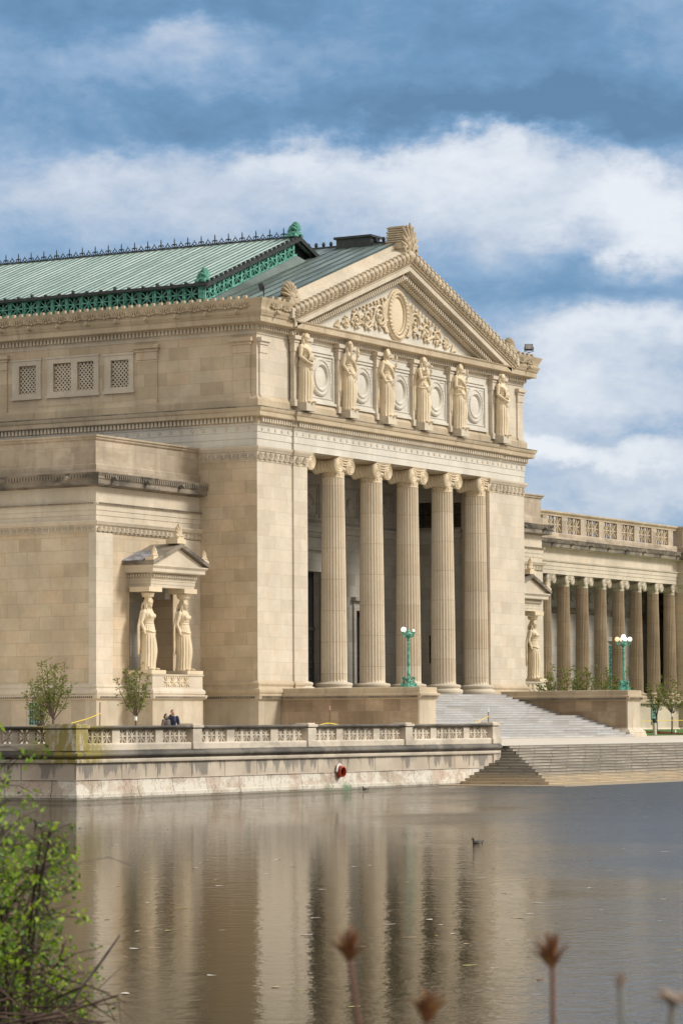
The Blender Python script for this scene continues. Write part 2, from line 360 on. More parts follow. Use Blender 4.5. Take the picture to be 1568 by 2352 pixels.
def wet_foot(mm):
    n = NT(mm.node_tree); b = mm.node_tree.nodes['Principled BSDF']; src = b.inputs['Base Color'].links[0].from_socket
    a, ps, pos, side = wallvec(n)
    f = n.m('MULTIPLY', n.mapr(ps.outputs[2], .62, .3), n.mapr(n.noise(n.comb(n.m('MULTIPLY', a, .4), n.m('MULTIPLY', ps.outputs[2], 4.), 0.), 1.3, 4, .7), .3, .5))
    n.l.new(n.mix(n.m('MULTIPLY', f, .5), src, (.58,.44,.26)), b.inputs['Base Color'])
wet_foot(M_LAKE)
# ================================================================ shared ornament pieces
def star(w, h, t, n=8, bar=.075, disc=.13, wide=1.5):
    """open starburst panel in local XZ (centre origin), thickness t along Y"""
    m = MB()
    for k in range(n):
        a = 2*pi*k/n; dx, dz = cos(a), sin(a)
        L = min(w/2/abs(dx) if abs(dx) > .01 else 9, h/2/abs(dz) if abs(dz) > .01 else 9)
        px, pz = -dz, dx; r1 = bar*.55*w; r2 = bar*wide*.55*w
        q = [(dx*.1*w+px*r1, dz*.1*w+pz*r1), (dx*L+px*r2, dz*L+pz*r2), (dx*L-px*r2, dz*L-pz*r2), (dx*.1*w-px*r1, dz*.1*w-pz*r1)]
        q = [(max(-w/2, min(w/2, x)), max(-h/2, min(h/2, z))) for x, z in q]
        m.prism_y(q[::-1], -t/2+.004*(k % 2), t/2-.004*(k % 2))
    m.prism_y([(disc*w*cos(2*pi*k/12), disc*w*sin(2*pi*k/12)) for k in range(12)][::-1], -t/2-.02, t/2+.02)
    return m
def palmette(w, h, petals=7, t=.06):
    """fan of petals in local XZ with base at origin, raised toward -Y"""
    m = MB()
    for k in range(petals):
        a = pi*(.5+(k-(petals-1)/2)/(petals+1.2)*1.05); L = h*(1-.28*abs(k-(petals-1)/2)/((petals-1)/2))
        c = (cos(a)*L*.58*w/h*1.15, -t*.4, h*.08+sin(a)*L*.52)
        m.ell((0,0,0), (w*.075, t, L*.46), 6, 5, Matrix.Translation(c) @ Matrix.Rotation(pi/2-a, 4, 'Y'))
    m.ell((0,-t*.5,h*.12), (w*.16, t, h*.12), 6, 4)
    return m
def spiral(cx, cz, r0, turns, tr, y, sgn=1, a0=0., shrink=.16, n=26):
    pts = []; rad = []
    for i in range(n):
        f = i/(n-1); a = a0+sgn*f*turns*2*pi; r = r0*(1-f*(1-shrink))
        pts.append((cx+r*cos(a), y, cz+r*sin(a))); rad.append(tr*(1-.5*f))
    return pts, rad
def lion(m, M_):
    m.ell((0,0,0), (.24,.20,.26), 8, 6, M_); m.ell((0,0,.22), (.15,.16,.15), 7, 5, M_)
    m.ell((0,-.10,.34), (.09,.08,.10), 6, 4, M_)
    for s in (-1, 1): m.ell((s*.2,.14,.05), (.08,.06,.06), 5, 4, M_)
def relief_band(path, z0, z1, out, pitch, side=1, kind='fan'):
    """carved anthemion band following a plan path"""
    m = MB(); P = [Vector(p) for p in path]; pm = palmette(pitch*.72, (z1-z0)*.98, 7, .07)
    for a, b in zip(P, P[1:]):
        d = b-a; L = d.length; d.normalize(); nn = Vector((d.y, -d.x))*side; k = max(1, int(L/pitch)); ang = atan2(d.y, d.x) if side > 0 else atan2(-d.y, -d.x)
        if L < pitch: continue
        for i in range(k):
            c = a+d*((i+.5)*L/k)+nn*out
            m.merge(pm, Matrix.Translation((c.x, c.y, z0)) @ Matrix.Rotation(ang, 4, 'Z'))
            c2 = a+d*((i+1.)*L/k)+nn*out
            if i < k-1: m.ell((0,0,0), (pitch*.13,.08,(z1-z0)*.42), 6, 5, Matrix.Translation((c2.x, c2.y, (z0+z1)/2)) @ Matrix.Rotation(ang, 4, 'Z'))
    return m
def wall_open(m, axis, c, a0, a1, z0, z1, ops, depth):
    """wall face with rectangular openings; axis 'x' = face X=c looking -X (coords Y,Z), 'y' = face Y=c looking -Y (coords X,Z)"""
    As = sorted({a0, a1, *[o[0] for o in ops], *[o[1] for o in ops]}); Zs = sorted({z0, z1, *[o[2] for o in ops], *[o[3] for o in ops]})
    P = (lambda a, z, d=0: (c+d, a, z)) if axis == 'x' else (lambda a, z, d=0: (a, c+d, z))
    def quad(*p):
        m.quad(*(p if axis == 'y' else p[::-1]))
    for i in range(len(As)-1):
        for j in range(len(Zs)-1):
            am, zm = (As[i]+As[i+1])/2, (Zs[j]+Zs[j+1])/2
            if any(o[0] < am < o[1] and o[2] < zm < o[3] for o in ops): continue
            quad(P(As[i], Zs[j]), P(As[i+1], Zs[j]), P(As[i+1], Zs[j+1]), P(As[i], Zs[j+1]))
    for (p, q, r, t) in ops:
        quad(P(p,r), P(p,t), P(p,t,depth), P(p,r,depth)); quad(P(q,t), P(q,r), P(q,r,depth), P(q,t,depth))
        quad(P(q,r), P(p,r), P(p,r,depth), P(q,r,depth)); quad(P(p,t), P(q,t), P(q,t,depth), P(p,t,depth))
def shaft(R0, R1, z0, z1, nf=24):
    m = MB(); rows = 14; per = 5; N = nf*per
    vs = []; fs = []
    def rad(f): return R0+(R1-R0)*(f**1.5)
    for i in range(rows+1):
        f = i/rows; R = rad(f); z = z0+(z1-z0)*f
        dep = .085*R/.8*(0 if i in (0, rows) else 1)
        if i == 1: z = z0+(z1-z0)*.012
        if i == rows-1: z = z1-(z1-z0)*.010
        for k in range(nf):
            for j in range(per):
                a = 2*pi*(k+(0, .16, .37, .79, 1.0)[j]*.999 if False else k+j/per)/nf
                r = R-dep*(0, .0, .85, 1.0, .85)[j]*1.15 if j else R
                vs.append((r*cos(a), r*sin(a), z))
    for i in range(rows):
        for k in range(N): fs.append((i*N+k, i*N+(k+1) % N, (i+1)*N+(k+1) % N, (i+1)*N+k))
    fs.append(tuple(rows*N+k for k in range(N)))
    return m.add(vs, fs)
def colbase(R, z0, h):
    return MB().lathe([(R*1.5,z0),(R*1.5,z0+.02),(R*1.56,z0+h*.14),(R*1.58,z0+h*.26),(R*1.54,z0+h*.4),(R*1.44,z0+h*.48),(R*1.35,z0+h*.5),(R*1.33,z0+h*.56),(R*1.38,z0+h*.62),(R*1.42,z0+h*.7),(R*1.42,z0+h*.8),(R*1.34,z0+h*.88),(R*1.15,z0+h*.92),(R*1.06,z0+h*.95),(R*1.0,z0+h*1.02)], 40)
def ionic(R, s):
    """capital, local origin at top of the shaft; s = scale (1 = main portico)"""
    m = MB()
    m.lathe([(R,-.02),(R*1.05,.0),(R*1.05,.05),(R*.99,.07),(R*.99,.42*s),(R*1.08,.46*s),(R*1.16,.55*s),(R*1.22,.64*s),(R*1.12,.74*s)], 32)
    for k in range(16):
        a = 2*pi*k/16
        m.ell((0,0,0), (.07*s,.035*s,.15*s), 6, 4, Matrix.Rotation(a, 4, 'Z') @ Matrix.Translation((0,-R*1.0,.26*s)))
    for k in range(24):
        a = 2*pi*k/24
        m.ell((0,0,0), (.06*s,.05*s,.08*s), 5, 4, Matrix.Rotation(a, 4, 'Z') @ Matrix.Translation((0,-R*1.16,.56*s)))
    zc = .80*s; cx = .80*s; yf = .93*s; rv = .55*s
    for sx in (-1, 1):
        pr = []
        for i in range(57):
            f = i/56; rr = .38+.15*abs(2*f-1)**1.6 + .045*abs(sin(f*pi*7))
            pr.append((rr*s, -yf*.94+2*yf*.94*f))
        m.lathe(pr, 20, Matrix.Translation((sx*cx, 0, zc)) @ Matrix.Rotation(pi/2, 4, 'X'))
        for sy in (-1, 1):
            m.lathe([(rv,-.03),(rv,.03),(rv*.93,.045)], 24, Matrix.Translation((sx*cx, sy*yf*.97, zc)) @ Matrix.Rotation(-sy*pi/2, 4, 'X') @ Matrix.Scale(1, 4))
            p, r = spiral(sx*cx, zc, rv*.93, 2.6, .052*s, sy*(yf+.03), -sx, pi/2, .10, 44)
            m.tube(p, r, 5)
            m.ell((sx*cx, sy*(yf+.03), zc), (.08*s,.05*s,.08*s), 8, 5)
    for sy in (-1, 1):
        for dz, th in ((.47,.055),(.33,.04),(.16,.04)):
            pts = [(x*cx, sy*(yf+.02), zc+dz*s-.14*s*(1-x*x)*(1 if dz < .4 else .55)) for x in [i/8-1 for i in range(17)]]
            m.tube(pts, th*s, 5)
        m.box(-cx, cx, sy*yf*.93-.02, sy*yf*.93+.05, zc+.02*s, zc+.48*s)
    m.box(-cx, cx, -yf*.9, yf*.9, zc+.1*s, zc+.47*s)
    m.sweep([(-1.02*s,-1.0*s),(1.02*s,-1.0*s),(1.02*s,1.0*s),(-1.02*s,1.0*s),(-1.02*s,-1.0*s)], [(-.3*s,zc+.46*s),(-.04*s,zc+.48*s),(.0,zc+.53*s),(.05*s,zc+.60*s),(-.3*s,zc+.60*s)], cap=False)
    return m
def column_set(R0, R1, z0, z1, s, hb, mt, parent, spots):
    """every column is a part: shaft with its base and capital as sub-parts"""
    hc = 1.40*s; proto = None
    for (x, y) in spots:
        if proto is None:
            proto = shaft(R0, R1, z0+hb, z1-hc).build('column', mt, parent, 28); proto.location = (x, y, 0)
            colbase(R0, z0, hb).build('column_base', M_TRIM if mt is M_COL else M_COLB, proto, 40)
            ionic(R1, s).build('capital', M_STAT if mt is M_COL else M_TRIM, proto, 45, loc=(0, 0, z1-hc))
        else: inst(proto, loc=(x, y, 0))
# ================================================================ SETTING
G = 2.0
# water: one sheet
def water_mat():
    m, n, b = mat('lagoon_water'); g = n.new('ShaderNodeNewGeometry'); pos = g.outputs['Position']
    b.inputs['Base Color'].default_value = (.034,.026,.012,1); b.inputs['IOR'].default_value = 1.14
    ps = n.new('ShaderNodeSeparateXYZ'); n.l.new(pos, ps.inputs[0])
    # wind exposure grows out from the lee of the left bank (metres across the lagoon)
    across = n.m('ADD', n.m('MULTIPLY', ps.outputs[0], sin(YAW)), n.m('MULTIPLY', ps.outputs[1], -cos(YAW)))   # to the right of the view bearing
    along = n.m('ADD', n.m('MULTIPLY', n.m('ADD', ps.outputs[0], 175.), cos(YAW)), n.m('MULTIPLY', n.m('ADD', ps.outputs[1], 106.8), sin(YAW)))
    a2 = n.m('ADD', across, n.m('MULTIPLY', n.m('SUBTRACT', n.noise(pos, .06, 3), .5), 14.))
    open_ = n.mapr(a2, 6.5, 16.)
    lee = n.mapr(n.m('ADD', along, n.m('MULTIPLY', n.m('SUBTRACT', n.noise(pos, .05, 2), .5), 20.)), 88., 122.)
    s1 = n.m('ADD', n.m('MULTIPLY', open_, 1.0), n.m('ADD', n.m('MULTIPLY', lee, .55), .085))
    n.l.new(n.m('ADD', 1.065, n.m('MULTIPLY', open_, .29)), b.inputs['IOR'])
    n.l.new(n.m('ADD', n.m('MULTIPLY', open_, .25), n.m('ADD', .015, n.m('MULTIPLY', lee, .012))), b.inputs['Roughness'])
    h = n.m('ADD', n.m('MULTIPLY', n.noise(pos, 2.2, 3, .5), .5), n.m('MULTIPLY', n.noise(pos, 8., 3, .6), .20))
    h = n.m('ADD', h, n.m('MULTIPLY', n.noise(pos, .5, 2, .5), .35))
    h = n.m('ADD', h, n.m('MULTIPLY', n.m('MULTIPLY', lee, .9), n.noise(pos, 1.1, 2, .5)))
    bp = n.new('ShaderNodeBump'); bp.inputs['Distance'].default_value = .12
    n.l.new(s1, bp.inputs['Strength']); n.l.new(h, bp.inputs['Height']); n.l.new(bp.outputs[0], b.inputs['Normal'])
    return m
w = MB(); w.quad((-700,-700,0),(700,-700,0),(700,500,0),(-700,500,0))
tag(w.build('water', water_mat()), kind='structure')
g = MB(); g.quad((-700,-700,-2.5),(900,-700,-2.5),(900,900,-2.5),(-700,900,-2.5))
tag(g.build('lagoon_bed', plain('mud', (.06,.05,.03))), kind='structure')
# plaza + terrace floor: gently rising to the building
p = MB()
p.add([(-68.9,-33.2,1.9),(-32,-33.2,1.9),(-32,-33.0,1.9),(170,-33.0,1.9),(170,-9,2.04),(-68.9,-9,2.04),(-68.9,90,2.04),(170,90,2.04)],
      [(0,1,5),(1,2,5),(2,3,4,5),(5,4,7,6)])
tag(p.build('plaza', M_PLAZA), kind='structure')
lw = MB(); lw.quad((36.8,-5.4,2.06),(170,-5.4,2.06),(170,11.8,2.44),(36.8,11.8,2.44))
tag(lw.build('lawn', M_GRASS), kind='structure')
fl = MB(); fl.quad((170,-45,1.6),(900,-300,1.6),(900,600,1.6),(170,600,1.6)); fl.quad((-68.9,90,2.04),(900,90,2.04),(900,700,2.04),(-68.9,700,2.04))
tag(fl.build('far_ground', M_GRASS), kind='structure')
# lagoon steps (wrap round their left end)
st = MB()
for i in range(13):
    zt = 1.896-.1425*i
    st.box(-29.1-.56*i, 160+.1*i, -33.05-.46*i, -30-.05*i, -1.5-.01*i, zt-.05)
    st.box(-29.14-.56*i, 160.1+.1*i, -33.09-.46*i, -30.02-.05*i, zt-.048, zt)
st.box(-38.2, 162, -40.6, -32, -1.8, .03)
tag(st.build('lagoon_steps', M_LAKE), kind='structure')
# ================================================================ MUSEUM
mus = empty('museum_building', (19.5, 20, G))
tag(mus, 'pale limestone classical museum with a columned portico, pediment, colonnade and green copper roofs', 'building')
class _P:  # keep children at world coordinates
    pass
mus.location = (0, 0, 0)
def part(m, name, mt, smooth=None, parent=mus): return m.build(name, mt, parent, smooth)
# ---- central block -------------------------------------------------
Wd = 39.1; YE = 60.
cpath = [(0,YE),(0,0),(Wd,0),(Wd,YE)]
jog = [(0,YE),(0,0),(4.5,0),(4.5,-.14),(34.6,-.14),(34.6,0),(Wd,0),(Wd,YE)]
PL, PR = 6.3, 33.1
m = MB(); m.quad((0,YE,5.9),(0,0,5.9),(0,0,21.4),(0,YE,21.4)); part(m, 'side_wall', M_WALL)
m = MB(); m.quad((0,0,5.9),(4.5,0,5.9),(4.5,0,20.4),(0,0,20.4)); m.box(4.5,PL,-.12,2.2,5.2,20.4)
m.quad((PL,2.2,5.2),(PL,7.7,5.2),(PL,7.7,21.4),(PL,2.2,21.4)); part(m, 'pier', M_PIER)
m = MB(); m.quad((34.6,0,5.9),(Wd,0,5.9),(Wd,0,20.4),(34.6,0,20.4)); m.box(PR,34.6,-.12,2.2,5.2,20.4); m.quad((Wd,0,5.9),(Wd,YE,5.9),(Wd,YE,21.4),(Wd,0,21.4))
part(m, 'pier', M_PIER)
# base mouldings of the piers and side wall
bprof = [(0,4.92),(.34,4.92),(.34,5.02),(.30,5.06),(.36,5.14),(.38,5.25),(.34,5.36),(.24,5.42),(.20,5.46),(.16,5.56),(.18,5.62),(.22,5.70),(.20,5.80),(.10,5.86),(.05,5.92),(0,5.97)]
for pa in ([(0,YE),(0,0),(4.5,0),(4.5,-.12),(PL,-.12),(PL,2.2)], [(PR,2.2),(PR,-.12),(34.6,-.12),(34.6,0),(Wd,0),(Wd,YE)]):
    part(MB().sweep(pa, bprof), 'base_moulding', M_WARM, 35)
m = MB().sweep([(0,YE),(0,0),(2.7,0)], [(0,1.9),(.3,1.9),(.3,2.35),(.22,2.45),(.14,2.5),(.14,4.62),(.2,4.66),(.3,4.74),(.32,4.9),(.36,4.94),(.36,4.96),(0,4.96)])
part(m, 'dado', M_DADO); m = MB().sweep([(36.4,0),(Wd,0),(Wd,4.5)], [(0,1.9),(.3,1.9),(.3,2.35),(.14,2.5),(.14,4.62),(.3,4.74),(.36,4.96),(0,4.96)]); part(m, 'dado', M_DADO)
m = MB().dentils([(0,YE),(0,0),(2.7,0)], .30, .37, 4.76, 4.90, .16, .09); part(m, 'bead_course', M_DARK)
# anta capitals
cap = [(0,20.37),(.03,20.37),(.05,20.42),(.05,21.0),(.12,21.04),(.14,21.12),(.2,21.18),(.24,21.28),(.24,21.36),(0,21.4)]
for pa in ([(0,YE),(0,0),(4.5,0),(4.5,-.12),(PL,-.12),(PL,2.)], [(PR,2.),(PR,-.12),(34.6,-.12),(34.6,0),(Wd,0),(Wd,YE)]):
    part(MB().sweep(pa, cap), 'wall_capital', M_TRIM, 35)
    part(relief_band(pa, 20.45, 20.98, .07, .62), 'carved_frieze', M_TRIM, 60)
# entablature over the portico
ent = [(0,21.4),(.02,21.4),(.02,21.85),(.06,21.86),(.06,22.3),(.10,22.31),(.10,22.72),(.16,22.76),(.2,22.84),(.2,22.9),(0,22.9)]
part(MB().sweep(jog, ent), 'architrave', M_ARCH)
m = MB(); m.box(PL,PR,-.1,1.9,21.41,23.8); part(m, 'architrave', M_ARCH)
m = MB()
for i in range(46):
    x = .5+i*(Wd-1.)/45; y = -.1 if x < 4.5 or x > 34.6 else -.24
    m.lathe([(.13,0),(.13,.03),(.09,.05),(.04,.04)], 10, FRONT(x, y, 22.52))
for i in range(30): m.lathe([(.13,0),(.13,.03),(.09,.05),(.04,.04)], 8, LEFT(-.1, .6+i*.87, 22.52))
part(m, 'rosette_course', M_TRIM)
part(MB().sweep(jog, [(0,22.88),(.24,22.88),(.24,23.28),(0,23.28)]), 'dentil_backing', M_WARM)
part(MB().dentils(jog, .22, .44, 22.93, 23.25, .30, .17), 'dentil_course', M_TRIM)
part(MB().sweep(jog, [(0,23.26),(.46,23.26),(.62,23.30),(.64,23.34),(.64,23.6),(.70,23.64),(.76,23.76),(.78,23.86),(.78,23.9),(.3,23.97),(0,23.98)]), 'cornice', M_WARM, 25)
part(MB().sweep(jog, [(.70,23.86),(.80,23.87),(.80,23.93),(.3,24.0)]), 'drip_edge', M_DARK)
# attic
part(MB().sweep(jog, [(0,23.9),(.22,23.9),(.22,24.45),(.16,24.55),(.08,24.62),(.02,24.72),(0,24.8)]), 'attic_plinth', M_WARM, 25)
wins = [(17.68,19.09,25.82,27.78),(14.76,16.23,25.82,27.74),(12.9,14.24,25.82,27.74),(10.05,11.51,25.76,27.7),
        (22.9,24.3,25.82,27.74),(24.8,26.2,25.82,27.74),(27.7,29.1,25.82,27.74)]
m = MB(); wall_open(m, 'x', 0, 0, YE, 24.6, 29.05, wins, .38); part(m, 'attic_wall', M_WALL)
m = MB(); m.quad((0,0,24.6),(4.5,0,24.6),(4.5,0,29.1),(0,0,29.1)); part(m, 'attic_wall', M_PIER); m = MB(); m.quad((34.6,0,24.6),(Wd,0,24.6),(Wd,0,29.1),(34.6,0,29.1)); m.quad((Wd,0,24.6),(Wd,YE,24.6),(Wd,YE,29.1),(Wd,0,29.1))
part(m, 'attic_wall', M_PIER); m = MB(); m.box(4.5,34.6,-.13,.3,24.3,29.1); part(m, 'attic_wall', M_ARCH)
frames = [(17.26,19.64,25.4,28.2,[0]),(12.49,16.75,25.4,28.22,[1,2]),(9.66,12.01,25.42,28.13,[3]),(22.4,26.7,25.4,28.2,[4,5]),(27.2,29.6,25.4,28.2,[6])]
for (a, b_, c, d, ws) in frames:
    m = MB(); ys = [a]+sum([[wins[i][0], wins[i][1]] for i in sorted(ws, key=lambda i: wins[i][0])], [])+[b_]
    for k in range(0, len(ys), 2): m.box(-.09,.02,ys[k],ys[k+1],c+.42,d-.45)
    m.box(-.09,.02,a,b_,d-.45,d-.12); m.box(-.14,.02,a-.06,b_+.06,d-.12,d); m.box(-.17,.02,a-.08,b_+.08,c,c+.16); m.box(-.09,.02,a,b_,c+.16,c+.42)
    fr = part(m, 'window', M_TRIM)
    for i in ws:
        y0, y1, z0, z1 = wins[i]; lt = MB(); step = .30
        ny = int((y1-y0)/step); nz = int((z1-z0)/step)
        for s in (-1, 1):
            for k in range(-nz, ny+nz+1):
                # 45 degree bars clipped to the opening
                pts = []
                for t in range(0, 61):
                    yy = y0+k*step+s*t*.04; zz = z0+t*.04
                    if y0 <= yy <= y1 and zz <= z1: pts.append((yy, zz))
                if len(pts) > 2:
                    (ya, za), (yb, zb) = pts[0], pts[-1]; L = math.hypot(yb-ya, zb-za)
                    lt.add([(x, p0[0]+q_*.030, p0[1]-q_*s*.030) for x in (.10+.004*s, .2+.004*s) for p0 in ((ya,za),(yb,zb)) for q_ in (-1,1)], [(0,1,3,2),(4,6,7,5),(0,2,6,4),(1,5,7,3),(0,4,5,1),(2,3,7,6)])
        lt.build('lattice', M_TRIM, fr)
        MB().box(.34,.36,y0-.01,y1+.01,z0-.01,z1+.01).build('pane', M_BLACK, fr)
# attic pilasters
def pilaster(axis, a, b_, c, z0=24.62, z1=29.0, out=.1):
    m = MB(); w_ = (lambda x0, x1, o, za, zb: m.box(c-o, c+.02, x0, x1, za, zb)) if axis == 'x' else (lambda x0, x1, o, za, zb: m.box(x0, x1, c-o, c+.02, za, zb))
    w_(a, b_, out, z0, 27.55); w_(a-.03, b_+.03, out+.05, 27.55, 28.1); w_(a-.1, b_+.1, out+.12, 28.1, 28.3); w_(a-.2, b_+.2, out+.24, 28.3, 28.55)
    w_(a-.05, b_+.05, out+.1, z0-.1, z0+.12)
    part(m, 'pilaster', M_PIER if axis == 'y' else M_WALL)
for a, b_ in ((.45,1.75),(7.75,9.35),(20.1,21.7)): pilaster('x', a, b_, 0)
pilaster('y', .25, 1.15, 0); pilaster('y', Wd-1.15, Wd-.2, 0)
SX = [5.05, 10.95, 16.3, 21.65, 27.25, 34.05]
for x in SX:
    m = MB(); y = -.13
    m.box(x-.95,x+.95,y-.3,y,24.5,28.0); m.box(x-1.0,x+1.0,y-.36,y,28.0,28.6); m.box(x-1.08,x+1.08,y-.42,y,28.6,28.8); m.box(x-1.2,x+1.2,y-.55,y,28.8,29.05); m.box(x-1.05,x+1.05,y-.4,y,24.3,24.75)
    part(m, 'pilaster', M_PIER)
# framed medallions
for i, x in enumerate([7.95,13.6,18.95,24.4,30.6]):
    m = MB(); y = -.13
    for w_, h_, o, t in ((1.85,1.62,.10,.13),(1.62,1.38,.05,.1)):
        cz = 26.55
        m.box(x-w_,x+w_,y-o,y,cz+h_-t,cz+h_); m.box(x-w_,x+w_,y-o,y,cz-h_,cz-h_+t); m.box(x-w_,x-w_+t,y-o+.01,y,cz-h_+t,cz+h_-t); m.box(x+w_-t,x+w_,y-o+.01,y,cz-h_+t,cz+h_-t)
    m.box(x-2.0,x+2.0,y-.2,y,24.75,24.92); m.box(x-1.7,x+1.7,y-.12,y,28.25,28.45)
    fr = part(m, 'wall_panel', M_ARCH)
    m = MB(); m.lathe([(1.33,0),(1.33,.12),(1.26,.2),(1.14,.21),(1.10,.14),(.98,.14),(.95,.22),(.85,.24),(.80,.2),(.74,.05),(.6,.09),(.3,.13),(.02,.14)], 40, FRONT(x, y, 26.62), cap=False)
    for k in range(30):
        a = 2*pi*k/30; m.ell((0,0,0), (.075,.05,.05), 5, 4, FRONT(x, y-.2, 26.62) @ Matrix.Rotation(a, 4, 'Z') @ Matrix.Translation((.9,0,0)))
        m.ell((0,0,0), (.05,.08,.05), 5, 4, FRONT(x, y-.19, 26.62) @ Matrix.Rotation(a+.1, 4, 'Z') @ Matrix.Translation((1.2,0,0)))
    m.build('medallion', M_ARCH, fr, 50)
# top entablature
part(MB().sweep(jog, [(0,28.78),(.05,28.78),(.05,29.05),(.2,29.08),(.2,29.45),(0,29.45)]), 'frieze', M_TRIM)
part(MB().dentils(jog, .18, .36, 29.08, 29.38, .29, .16), 'dentil_course', M_TRIM)
part(MB().sweep(jog, [(0,29.38),(.4,29.38),(.5,29.44),(.78,29.47),(.8,29.5),(.8,29.84),(.86,29.88),(.9,29.95),(0,29.95)]), 'cornice', M_WARM, 25)
# side gutter
gp = [(2.9,-.02),(0,-.02),(0,YE)]
gprof = [(.2,29.9),(.86,29.95),(.88,30.05),(.95,30.12),(.98,30.25),(.92,30.28),(.9,30.34),(.9,30.45),(1.0,30.7),(1.12,30.92),(1.14,31.0),(.8,31.05),(0,31.05)]
for pa, sd_ in ((gp[::-1], 1), ([(36.2,-.02),(Wd,-.02),(Wd,YE)], 1)):
    part(MB().sweep(pa, gprof), 'gutter', M_WARM, 40)
    part(relief_band(pa, 30.36, 31.0, 1.0, 1.2), 'gutter_carving', M_WARM, 60)
    m = MB(); P_ = [Vector(q_) for q_ in pa]
    part(m.dentils(pa, .86, 1.06, 31.0, 31.2, .6, .24).dentils(pa, .84, .93, 30.12, 30.26, .2, .1), 'gutter_blocks', M_WARM)
for i in range(24):
    m = MB(); lion(m, LEFT(-.86, .9+i*2.38, 30.18)); part(m, 'lion_head', M_WARM, 60)
for x in (.9, 38.2): m = MB(); lion(m, FRONT(x, -.88, 30.18)); part(m, 'lion_head', M_WARM, 60)
# ---- pediment
SL = .358; XC = 19.45
def rake(m, y0, y1, top, th, xa, xb=None, tilt=0):
    """sloping band; top = height of its upper line at the apex above z0"""
    xb = XC if xb is None else xb
    for s in (1, -1):
        X = lambda x: XC+s*(x-XC)
        zt = lambda x: top-SL*(XC-x)
        vs = []
        for (y, o) in ((y0, 0), (y1, tilt)):
            for x in (xa, XC): vs += [(X(x), y, zt(x)-th), (X(x), y, zt(x)+o)]
        m.add(vs, [(0,2,3,1),(4,5,7,6),(1,3,7,5),(0,4,6,2),(0,1,5,4),(2,6,7,3)] if s > 0 else [(1,3,2,0),(6,7,5,4),(5,7,3,1),(2,6,4,0),(4,5,1,0),(3,7,6,2)])
AP = 36.62
m = MB(); rake(m, -1.18, -.25, AP, .62, 2.7, tilt=.40); part(m, 'raking_coping', M_TRIM)
m = MB(); rake(m, -1.10, 0, AP-.6, .2, 3.0); rake(m, -1.02, 0, AP-.78, .18, 3.2); part(m, 'raking_gutter', M_WARM)
m = MB(); rake(m, -.94, 0, AP-.94, .42, 3.4); part(m, 'raking_cornice', M_TRIM)
m = MB(); rake(m, -.62, 0, AP-1.34, .14, 4.4); rake(m, -.34, 0, AP-1.46, .46, 4.8); rake(m, -.24,.1,AP-1.9,.16,6.); part(m, 'raking_mould', M_TRIM)
m = MB(); mc = MB(); pmr = palmette(.5, .52, 5, .06)
for s in (1, -1):
    L = 16.6; ang = math.atan(SL)*s
    for i in range(58):
        x = 3.0+(i+.5)*16.35/58; z = AP-SL*(XC-x); xx = XC+s*(x-XC)
        R_ = Matrix.Translation((xx, 0, z)) @ Matrix.Rotation(-ang, 4, 'Y')
        m.box(-.065,.065,-.60,-.34,-1.86,-1.56, R_)
        if i % 2 == 0:
            mc.box(-.13,.13,-1.24,-.9,-.02,.16, R_)
            mc.merge(pmr, R_ @ Matrix.Translation((.0,-1.2,-.6)))
        else: mc.ell((0,-1.2,-.33), (.13,.07,.2), 6, 4, R_)
        for q_ in (-.08, .08): mc.ell((q_,-1.11,-.70), (.05,.05,.07), 5, 3, R_)
part(m, 'raking_dentils', M_TRIM); part(mc, 'raking_carving', M_WARM, 60)
m = MB(); m.prism_y([(5.0,29.9),(XC,35.1),(33.9,29.9)][::-1], .2, 1.2); part(m, 'tympanum', M_ARCH)
m = MB(); m.box(3.5,35.4,-.5,.25,29.9,30.12); part(m, 'tympanum_ledge', M_TRIM)
